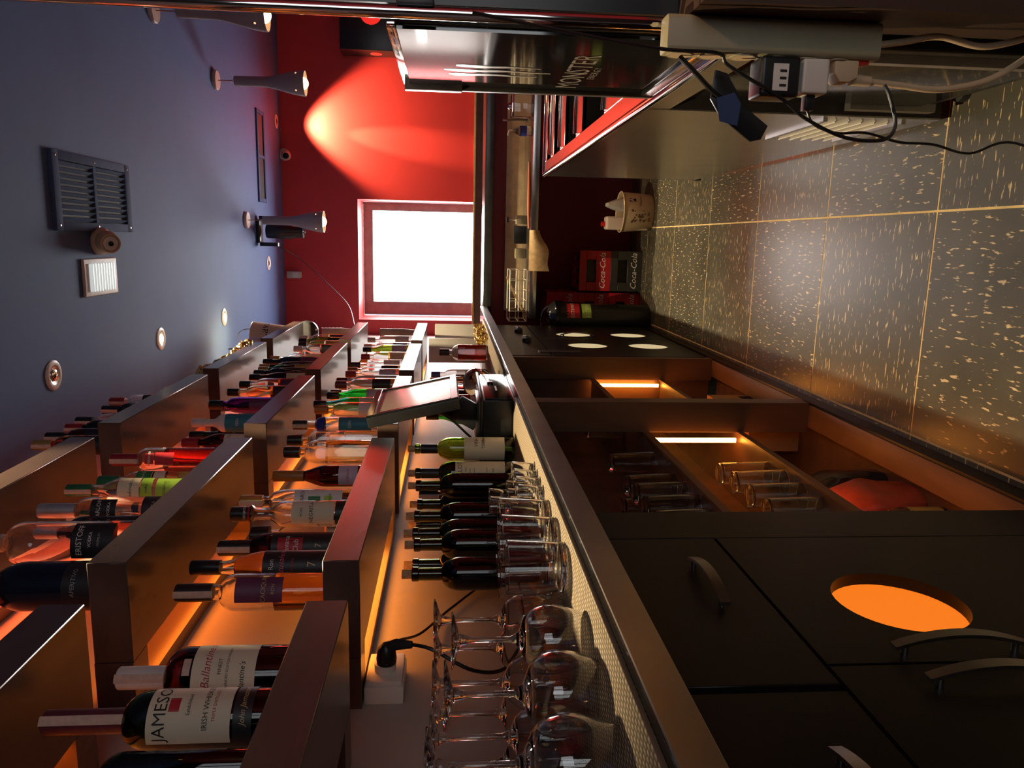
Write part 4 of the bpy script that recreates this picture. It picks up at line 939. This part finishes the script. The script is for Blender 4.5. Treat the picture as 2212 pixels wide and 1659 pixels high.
MB().lathe([(0, -.03), (.06, -.03), (.075, -.015), (.075, .015), (.06, .03), (0, .03)], 32, axis='y').build('disc', 'black_satin', t)
MB().box(-.225, -.05, -.015, .015, -.015, .015).build('arm', 'black_satin', t)
for i, (z, n, lab) in enumerate(((Z2, 6, 'leaning stack of paper cups at the far end of the middle shelf'), (Z3, 7, 'leaning stack of paper cups at the far end of the lowest shelf'))):
    t = thing('cup_stack', lab, 'cups', (-.64, 5.26, z), 0, 'stacks of paper cups at the shelf ends')
    q = Matrix.Translation((0, 0, .012)) @ Matrix.Rotation(math.radians(9), 4, 'X')
    for k in range(n):
        MB().lathe([(0, 0), (.026, 0), (.036, .09), (.038, .093), (.035, .092), (.025, .003), (0, .003)], 20, (0, 0, .024 * k)).build('cup', 'pink_white', t).matrix_local = q

# ================================================================== BAR RETURN AT THE BACK
t = thing('return_bar_top', 'dark bar top of the return in front of the bright window', 'bar top', (0, 0, 0))
MB().box(XL, XR, 5.55, 6.0, 1.008, 1.068).build('slab', M('bar_dark', (.03, .03, .03), .25, var=.2), t, bevel=.004)
t = thing('return_worktop', 'steel return worktop with splashback at the far end', 'worktop', (0, 0, 0))
MB().box(-.50, 1.6, 5.00, 5.61, .745, .790).build('top', 'steel', t, bevel=.003)
MB().box(-.50, 1.6, 5.585, 5.612, .79, .915).build('splashback', 'tan_board', t)
for x in (.55, 1.55): MB().box(x - .02, x + .02, 5.56, 5.60, 0, .745).build('leg', 'black_satin', t)
tag(MB().sheet(lambda u_, v_: (lerp(-.19, .07, u_), 4.992 - .012 * sin(3 * v_) - .01 * u_ * sin(4 * v_), .800 - .135 * v_ * (1 - .5 * u_ * u_) + .01 * sin(9 * u_) * v_), 20, 8).build('dish_cloth', 'cloth_tan', angle=80), 'tan plastic cloth hanging over the far worktop edge', 'cloth')
tag(MB().tube(spline([(.08, 5.02, .802), (.2, 5.03, .804), (.35, 5.05, .803), (.50, 5.08, .804)], 6), [.006 + .006 * sin(PI * i / 18) for i in range(19)], 10).build('bar_tool', 'copper_stick'), 'long reddish brown handle lying on the far worktop', 'tool')
t = thing('dish_rack', 'pale wire dish rack on the far worktop', 'rack', (-.36, 5.2, .79))
m = MB(); x0, x1, y0, y1, hh = -.17, .17, -.1, .12, .12
for z in (.006, .06, hh): m.tube([(x0, y0, z), (x1, y0, z), (x1, y1, z), (x0, y1, z)], .0035, 6, closed=True)
for i in range(6):
    x = lerp(x0, x1, i / 5); m.tube([(x, y0, .006), (x, y0, hh)], .0028, 6); m.tube([(x, y1, .006), (x, y1, hh)], .0028, 6); m.tube([(x, y0, .006), (x, y1, .006)], .0025, 6)
m.build('wire_basket', 'wire_white', t)
q = Matrix.Translation((-.02, -.06, .07)) @ Matrix.Rotation(math.radians(-26), 4, 'Y')
MB().box(-.16, .16, -.006, .006, -.006, .006, mat=q).build('wooden_stick', 'wood_pale', t)
tag(MB().box(-.02, .10, 5.30, 5.36, .79, .875).build('container_dark', 'black_satin', bevel=.006), 'dark square container standing on the far worktop', 'container')
t = thing('soap_dispenser', 'cream soap bottle with black pump on the far worktop', 'dispenser', (.14, 5.30, .79))
MB().box(-.03, .03, -.02, .02, 0, .075).build('bottle_body', 'cream_plastic', t, bevel=.008); MB().tube([(0, 0, .075), (0, 0, .125)], .005, 8).build('pump_stem', 'white_plastic', t); MB().box(-.018, .018, -.03, .008, .125, .14).build('pump_head', 'black_plastic', t, bevel=.003)
tag(MB().box(-.12, -.05, 5.30, 5.335, .79, .865).build('jar_cream', 'cream_plastic', bevel=.01), 'cream rectangular canister between dark container and dish rack', 'canister')
t = thing('ice_canister', 'square glass ice canister with steel lid and tongs on far worktop', 'canister', (.86, 5.22, .79))
MB().box(-.07, .07, -.06, .06, 0, .115).build('glass_box', 'g_clear', t, bevel=.006); MB().box(-.073, .073, -.063, .063, .116, .128).build('lid', 'chrome', t, bevel=.003)
MB().lathe([(0, .128), (.02, .128), (.022, .14), (.014, .15), (0, .15)], 20).build('knob', 'chrome', t)
MB().tube(spline([(-.085, -.01, .02), (-.085, -.02, .08), (-.09, -.02, .14), (-.085, -.01, .18)], 5), .008, 8).build('tongs', 'handle_metal', t)
t = thing('spray_bottle', 'clear water bottle with blue label and pour spout on far worktop', 'bottle', (.70, 5.16, .79))
MB().lathe([(0, 0), (.03, 0), (.032, .01), (.032, .07), (.028, .08), (.012, .11), (.010, .125), (0, .125)], 20).build('plastic_body', 'g_clear', t)
MB().lathe([(.0326, .03), (.033, .032), (.033, .062), (.0326, .064), (.0322, .05), (.0326, .03)], 20).build('label', 'paper_blue', t)
MB().tube([(0, 0, .125), (0, 0, .14), (-.03, 0, .15)], .006, 8).build('spout', 'cap_white', t)
# crates
def crate(loc, mat, label, text_mat='ink_white', rz=0):
    t = thing('bottle_crate', label, 'crate', loc, rz, 'plastic drink crates')
    w_, d_, h_ = .272, .34, .215
    m = MB(); a = .012
    m.box(-w_ / 2, w_ / 2, 0, a, 0, .10); m.box(-w_ / 2, w_ / 2, 0, a, .165, h_); m.box(-w_ / 2, -w_ / 2 + .06, 0, a, .10, .165); m.box(w_ / 2 - .06, w_ / 2, 0, a, .10, .165)
    m.box(-w_ / 2, -w_ / 2 + a, a, d_, 0, h_); m.box(w_ / 2 - a, w_ / 2, a, d_, 0, h_); m.box(-w_ / 2, w_ / 2, d_ - a, d_, 0, h_); m.box(-w_ / 2 + a, w_ / 2 - a, a, d_ - a, 0, .01)
    m.build('body', mat, t, bevel=.002, seg=1)
    MB().text('Coca-Cola', .042, (0, -.0012, .055), (1, 0, 0), (0, 0, 1), .3).build('lettering', text_mat, t, recalc=False)
    MB().box(-.075, .075, .03, .034, .095, .17).build('inner_wall', 'crate_dark', t)
    return t
crate((-.19, 5.21, 0), 'crate_dark', 'black drink crate standing on the floor under the red crate')
crate((-.19, 5.21, .2155), 'crate_red', 'red drink crate stacked on the black crate')
crate((-.475, 5.24, 0), 'crate_red', 'red drink crate on the floor at the bottom of the left stack')
crate((-.475, 5.24, .2155), 'crate_red', 'red drink crate in the middle of the left stack')
crate((-.475, 5.24, .431), 'crate_red', 'red drink crate on top of the left stack')
bm_ = {}
for i in range(3):
    bottle('small dark soda bottle in the red crate, %s' % ['left', 'middle', 'right'][i], (-.27 + .08 * i, 5.33, .226), .22, .055, 'slim', 'g_brown', 'l_dark', .6, 'cap_red', .012, name='soda_bottle', group='soda bottles in the red crate')
t = thing('plastic_tub', 'tan plastic tub with black emblem and floral print on the floor', 'tub', (.20, 5.05, 0), -PI / 2)
MB().lathe([(0, 0), (.105, 0), (.115, .012), (.128, .20), (.134, .203), (.128, .208), (.122, .203), (.108, .018), (0, .015)], 40).build('tub_wall', 'beige_plastic', t)
m = MB(); m.sheet(lambda u_, v_: (.1255 * cos(.62 - .10 + .2 * u_), .1255 * sin(.62 - .10 + .2 * u_), .125 + .05 * v_), 8, 4); m.build('emblem', 'ink', t, recalc=False)
MB().ctext('A', .03, .1265, .15, .62).build('lettering', 'ink_white', t, recalc=False)
MB().ctext('Chocovic', .016, .1225, .095, .62).build('lettering', 'ink', t, recalc=False)
m = MB(); rnd = random.Random(11)
for i in range(26):
    a = rnd.uniform(-.55, .05); z = rnd.uniform(.03, .15); s = rnd.uniform(.004, .010); r_t = .118 + .045 * z
    m.add([((r_t) * cos(a + s / .12 * cos(k)), (r_t) * sin(a + s / .12 * cos(k)), z + s * sin(k)) for k in [2 * PI * j / 8 for j in range(8)]], [tuple(range(8))])
m.build('floral_print', M('print_brown', (.08, .04, .02), .6), t, recalc=False)
t = thing('jerry_can', 'white plastic jerry can with red cap standing in the tan tub', 'jerry can', (.17, 5.05, .02))
MB().box(-.085, .0, -.05, .05, 0, .28).build('can_body', 'pink_white', t, bevel=.015, seg=3); MB().lathe([(0, .28), (.016, .28), (.016, .305), (0, .305)], 16, (-.05, 0, 0)).build('cap', 'red_plastic', t)
bag('plastic_bag', 'crumpled grey plastic bag in the tan tub', 'bag', (.245, 5.06, .02), .09, .11, .27, 'gauze', 0, 3)
# black waste bin at the cabinet end
t = thing('waste_bin', 'black waste bin with stickers between far cabinet and crates', 'bin', (-.505, 4.995, 0))
MB().lathe([(0, 0), (.10, 0), (.105, .01), (.12, .60), (.125, .605), (0, .605)], 36).build('bin_body', 'black_satin', t)
MB().lathe([(0, .606), (.125, .606), (.127, .625), (.10, .66), (.05, .675), (0, .678)], 36).build('lid', 'black_gloss', t)
MB().tube([(.09 * cos(a), 0, .655 + .055 * sin(a)) for a in [PI * i / 14 for i in range(15)]], .007, 8).build('lid_handle', 'chrome', t)
m = MB(); m.sheet(lambda u_, v_: (.1185 * cos(-1.35 + 1.0 * u_), .1185 * sin(-1.35 + 1.0 * u_), .47 + .09 * v_), 10, 2); s1 = m.build('sticker', 'paper_red', t, recalc=False)
MB().ctext('SISTEMAS', .022, .1195, .515, -.85).build('lettering', 'ink_white', s1, recalc=False)
m = MB(); m.sheet(lambda u_, v_: (.1175 * cos(-1.35 + 1.0 * u_), .1175 * sin(-1.35 + 1.0 * u_), .395 + .06 * v_), 10, 2); s1 = m.build('sticker', 'paper_lime', t, recalc=False)
MB().ctext('jenox', .035, .1185, .425, -.85).build('lettering', 'ink_white', s1, recalc=False)

# ================================================================== RIGHT SIDE: SINK UNIT, FRIDGE, COOLER
t = thing('sink_unit', 'stainless steel bar sink unit with ribbed wells and mirror-like front', 'sink', (0, 0, 0))
X0, X1, Y0, Y1, ZT = .33, .90, 1.42, 4.09, .832
m = MB()
wells = [(2.50, 2.92), (3.06, 3.36), (3.50, 3.72), (3.82, 3.98)]
wx0, wx1 = .40, .84
m.box(X0 + .012, wx0, Y0, Y1, ZT - .025, ZT - .008); m.box(wx1, X1, Y0, Y1, ZT - .025, ZT - .008)
yc = Y0
for a, b in wells: m.box(wx0, wx1, yc, a, ZT - .025, ZT - .008); yc = b
m.box(wx0, wx1, yc, Y1, ZT - .025, ZT - .008)
m.build('deck', 'steel', t, bevel=.002, seg=1)
m = MB()
for a, b in wells:
    m.box(wx0 - .002, wx0, a, b, ZT - .20, ZT - .01); m.box(wx1, wx1 + .002, a, b, ZT - .20, ZT - .01); m.box(wx0, wx1, a - .002, a, ZT - .20, ZT - .01); m.box(wx0, wx1, b, b + .002, ZT - .20, ZT - .01); m.box(wx0, wx1, a, b, ZT - .202, ZT - .20)
m.build('wells', M('well_dark', (.05, .055, .055), .25, metal=.6), t)
for a, b in wells: MB().tube([(wx0 + .012, a + .008, ZT - .004), (wx1, a + .008, ZT - .004)], .0055, 10).build('divider_bar', 'chrome', t)
MB().tube([(X0 + .010, Y0, ZT - .012), (X0 + .010, Y1 - .01, ZT - .012)], .0125, 14).build('rolled_edge', 'chrome', t)
MB().tube([(X0 + .010, Y1 - .012, ZT - .012), (X1, Y1 - .012, ZT - .012)], .0125, 14).build('rolled_edge', 'chrome', t)
MB().box(X0 + .006, X0 + .010, Y0, 2.16, .752, ZT - .02).build('fascia', 'mirror_steel', t)
MB().box(X0 + .004, X0 + .008, 2.0, Y1 - .03, .03, ZT - .022).build('front_panel', 'mirror_steel', t)
MB().box(X0 + .009, X1, 2.0, 2.012, .03, ZT - .026).build('side_panel', 'dark_trim', t)
for x, y in ((X0 + .02, Y1 - .02), (X1 - .02, Y1 - .02)):
    lg = MB().box(x - .016, x + .016, y - .016, y + .016, .03, ZT - .022).build('leg', 'handle_metal', t, bevel=.003)
    MB().box(x - .018, x + .018, y - .018, y + .018, 0, .03).build('rubber_foot', 'rubber', lg)
for zz in (.10, .315): MB().box(X0 - .003, X0 + .004, 2.04, 2.42, zz, zz + .012).build('grille_frame', 'alu', t)
gs = MB().box(-.009, .0, 0, .36, -.0015, .0015, mat=Matrix.Rotation(.7, 4, 'Y')).mesh('slat')
for i in range(5): obj('grille_slat', gs, 'white_plastic', t, (X0 + .004, 2.05, .14 + .036 * i))
# black under-counter cooler
t = thing('under_counter_cooler', 'black under-counter cooler below the fridge with aluminium trim', 'cooler', (0, 0, 0))
MB().box(.365, .92, 1.46, 1.985, .075, .745).build('case', 'black_satin', t, bevel=.004)
MB().box(.357, .365, 1.50, 1.95, .12, .72).build('door', 'black_gloss', t, bevel=.002)
MB().box(.340, .356, 1.455, 1.475, .03, .74).build('trim_strip', 'alu', t)
MB().box(.345, .365, 1.955, 1.985, .075, .30).build('trim_strip', 'alu', t)
for y in (1.50, 1.955): MB().lathe([(0, 0), (.028, 0), (.028, .02), (.016, .025), (.016, .075), (0, .075)], 20, (.40, y, 0)).build('foot', 'rubber', t)
# glass fridge
t = thing('drinks_fridge', 'tall glossy black countertop drinks fridge with claw logo and steel corners', 'fridge', (.354, 1.39, ZT + .001))
FH = .575; FL = .505
MB().box(.004, .42, 0, FL, 0, FH).build('cabinet', 'black_satin', t, bevel=.003)
dr = MB().box(-.004, .0035, .012, FL - .018, .03, FH - .012).build('glass_door', M('fridge_glass', (.012, .012, .013), .07, spec=.9, var=0, coat=.5), t)
MB().box(-.014, .004, FL - .018, FL, .0, FH - .13).build('door_frame', 'dark_trim', t, bevel=.002)
MB().box(-.016, .010, FL - .022, FL + .004, FH - .13, FH + .002).build('corner_bracket', 'alu', t, bevel=.002)
MB().box(-.006, .012, .0, FL - .022, FH - .012, FH + .004).build('top_trim', 'chrome', t, bevel=.001)
MB().box(-.012, .006, .0, FL - .018, 0, .022).build('bottom_trim', 'steel', t, bevel=.001)
m = MB()
for k, (yy, z0, z1) in enumerate(((.355, .285, .475), (.315, .26, .485), (.275, .285, .46))):
    n = 12; vs = []; fs = []
    for i in range(n + 1):
        v = i / n; z = lerp(z0, z1, v); ww = (.003 + .010 * v) * (1 if v < .93 else .3) + .0016 * sin(23 * v + k * 2); off = .003 * sin(9 * v + k)
        vs += [(-.0047, yy + off - ww, z), (-.0047, yy + off + ww, z)]
    for i in range(n): fs.append((2 * i, 2 * i + 1, 2 * i + 3, 2 * i + 2))
    m.add(vs, fs)
m.build('claw_logo', 'ink_silver', dr, recalc=False)
MB().text('MONSTER', .052, (-.0047, .30, .205), (0, -1, 0), (0, 0, 1)).build('lettering', 'ink_silver', dr, recalc=False)
MB().text('E N E R G Y', .016, (-.0047, .30, .168), (0, -1, 0), (0, 0, 1)).build('lettering', 'ink_silver', dr, recalc=False)
# dark column and chrome pole
t = thing('chrome_pole', 'vertical chrome pole at the right edge in front of fridge', 'pole', (.356, 1.325, .93))
MB().tube([(0, 0, 0), (0, 0, CEIL - .93)], .0105, 20).build('tube', 'chrome', t)
MB().box(.008, .022, -.012, .012, .40, .46).build('clamp', 'dark_trim', t, bevel=.004)
MB().lathe([(0, 0), (.016, 0), (.016, .015), (0, .015)], 16, (0, 0, -.012)).build('end_collar', 'chrome', t)
struct(MB().box(.372, .55, 1.335, 1.385, 0, CEIL).build('trim_3', 'black_satin'))
tag(MB().box(.358, .60, 1.20, 1.33, 0, .928).build('side_board', M('side_brown', (.045, .022, .014), .5, var=.3, scale=8, stretch=(1, 1, .2))), 'dark brown wooden board beside the power strip at right edge', 'board')
# power strip with plugs
t = thing('power_strip', 'cream six way power strip hung upright at the right', 'power strip', (.325, 1.285, .612))
MB().prism([(-.025, -.018), (-.020, -.024), (.026, -.024), (.032, -.018), (.032, .018), (.026, .022), (-.020, .022), (-.025, .016)], 0, .352, axis='z').build('case', 'cream_plastic', t, bevel=.004)
ho = MB().lathe([(.0185, 0), (.0205, 0), (.0205, -.0016), (.0185, -.0016), (.0185, 0)], 24, axis='x').mesh('rim'); hi_ = MB().lathe([(0, -.0006), (.0185, -.0006), (.0185, -.0014), (0, -.0014)], 24, axis='x').mesh('outlet')
for i in range(6):
    s = obj('outlet', hi_, 'beige_plastic', t, (-.025, -.001, .325 - .052 * i)); obj('outlet_rim', ho, 'cream_plastic', s)
MB().box(-.031, -.024, -.012, .010, .012, .034).build('switch', 'red_plastic', t, bevel=.002)
sx, sy, sz = t.location
t = thing('power_adapter', 'black power adapter with white sticker in the power strip', 'adapter', (sx - .026, sy, sz + .165))
MB().box(-.062, 0, -.028, .026, -.032, .032).build('adapter_case', 'black_plastic', t, bevel=.006, seg=3)
st_ = MB().box(-.053, -.012, -.0288, -.0282, -.012, .013).build('sticker', 'paper_white', t)
m = MB()
for k in range(3): m.box(-.047 + .011 * k, -.043 + .011 * k, -.0292, -.0289, -.009, .002)
m.build('print_lines', 'ink', st_)
t = thing('usb_charger', 'white charger block with black plug in the power strip', 'charger', (sx - .026, sy, sz + .104))
MB().box(-.054, 0, -.022, .020, -.022, .022).build('charger_case', 'white_plastic', t, bevel=.005, seg=3)
MB().box(-.078, -.054, -.009, .009, -.008, .008).build('usb_plug', 'black_plastic', t, bevel=.002)
t = thing('angled_plug', 'cream angled plug at the bottom of the power strip', 'plug', (sx - .026, sy, sz + .052))
MB().prism([(0, -.020), (-.026, -.020), (-.034, -.006), (-.034, .010), (-.020, .020), (0, .020)], -.018, .018).build('plug_body', 'beige_plastic', t, bevel=.003)
MB().tube([(-.026, 0, -.016), (-.028, 0, -.05)], [.010, .008], 12).build('strain_relief', 'beige_plastic', t)
tag(MB().tube(spline([(sx - .054, sy, sz + .004), (sx - .058, sy, sz - .05), (sx - .062, sy, sz - .12), (sx - .045, sy, sz - .20), (sx - .01, sy, sz - .26), (sx + .028, sy - .01, sz - .30)], 8), .0055, 10).build('white_cable', 'beige_plastic'), 'thick beige cable sagging down from the angled plug', 'cable')
tag(MB().tube(spline([(sx + .002, sy, sz + .002), (sx + .010, sy, sz - .05), (sx + .020, sy, sz - .11), (sx + .008, sy, sz - .19), (sx + .028, sy - .01, sz - .275)], 8), .0055, 10).build('white_cable', 'beige_plastic'), 'thick beige cable leaving the bottom end of the power strip', 'cable')
# black cables
tag(MB().tube(spline([(.345, 1.27, 1.27), (.325, 1.262, 1.15), (.31, 1.258, 1.05), (.30, 1.255, .965), (.298, 1.254, .885), (.282, 1.254, .868), (.262, 1.255, .83), (.235, 1.256, .775), (.205, 1.258, .73), (.178, 1.26, .66), (.176, 1.26, .595), (.20, 1.262, .575), (.245, 1.262, .59), (.262, 1.264, .60)], 8), .0030, 8).build('black_cable', 'black_plastic'), 'black cable falling across the power strip and looping into the aisle', 'cable')
tag(MB().tube(spline([(sx - .104, sy, sz + .104), (sx - .125, sy, sz + .09), (sx - .137, sy, sz + .05), (sx - .135, sy, sz + 0), (sx - .148, sy, sz - .06), (sx - .15, sy, sz - .12), (sx - .16, sy + .02, sz - .2), (sx - .14, sy + .02, sz - .28), (sx - .20, sy - .02, sz - .40)], 8), .0022, 8).build('charging_cable', 'black_plastic'), 'thin black charging cable hanging from the white charger', 'cable')
tag(MB().tube(spline([(sx - .028, sy - .002, sz + .325), (sx - .05, sy - .004, sz + .30), (sx - .075, sy, sz + .27), (sx - .088, sy + .01, sz + .245)], 6), .0042, 8).build('lamp_cord', 'black_plastic'), 'short thick black cord from top outlet to the small clip lamp', 'cable')
t = thing('clip_lamp', 'black clip with shiny folded metal hanging from the power strip cord', 'clip', (sx - .088, sy + .012, sz + .245))
MB().prism([(0, .02), (-.03, .0), (-.066, -.052), (-.062, -.070), (-.040, -.080), (-.012, -.040), (.04, -.005), (.045, .015)], -.003, .003).build('clip_plate', 'black_satin', t, bevel=.001)
MB().add([(0, -.006, .012), (-.036, -.006, .004), (-.046, -.03, -.018), (-.012, -.034, -.020), (.006, -.028, -.01), (-.02, -.004, -.03)], [(0, 1, 2, 3), (0, 3, 4), (1, 5, 2), (2, 5, 3), (3, 5, 4), (0, 4, 5, 1)]).build('metal_shade', 'chrome', t, angle=5)
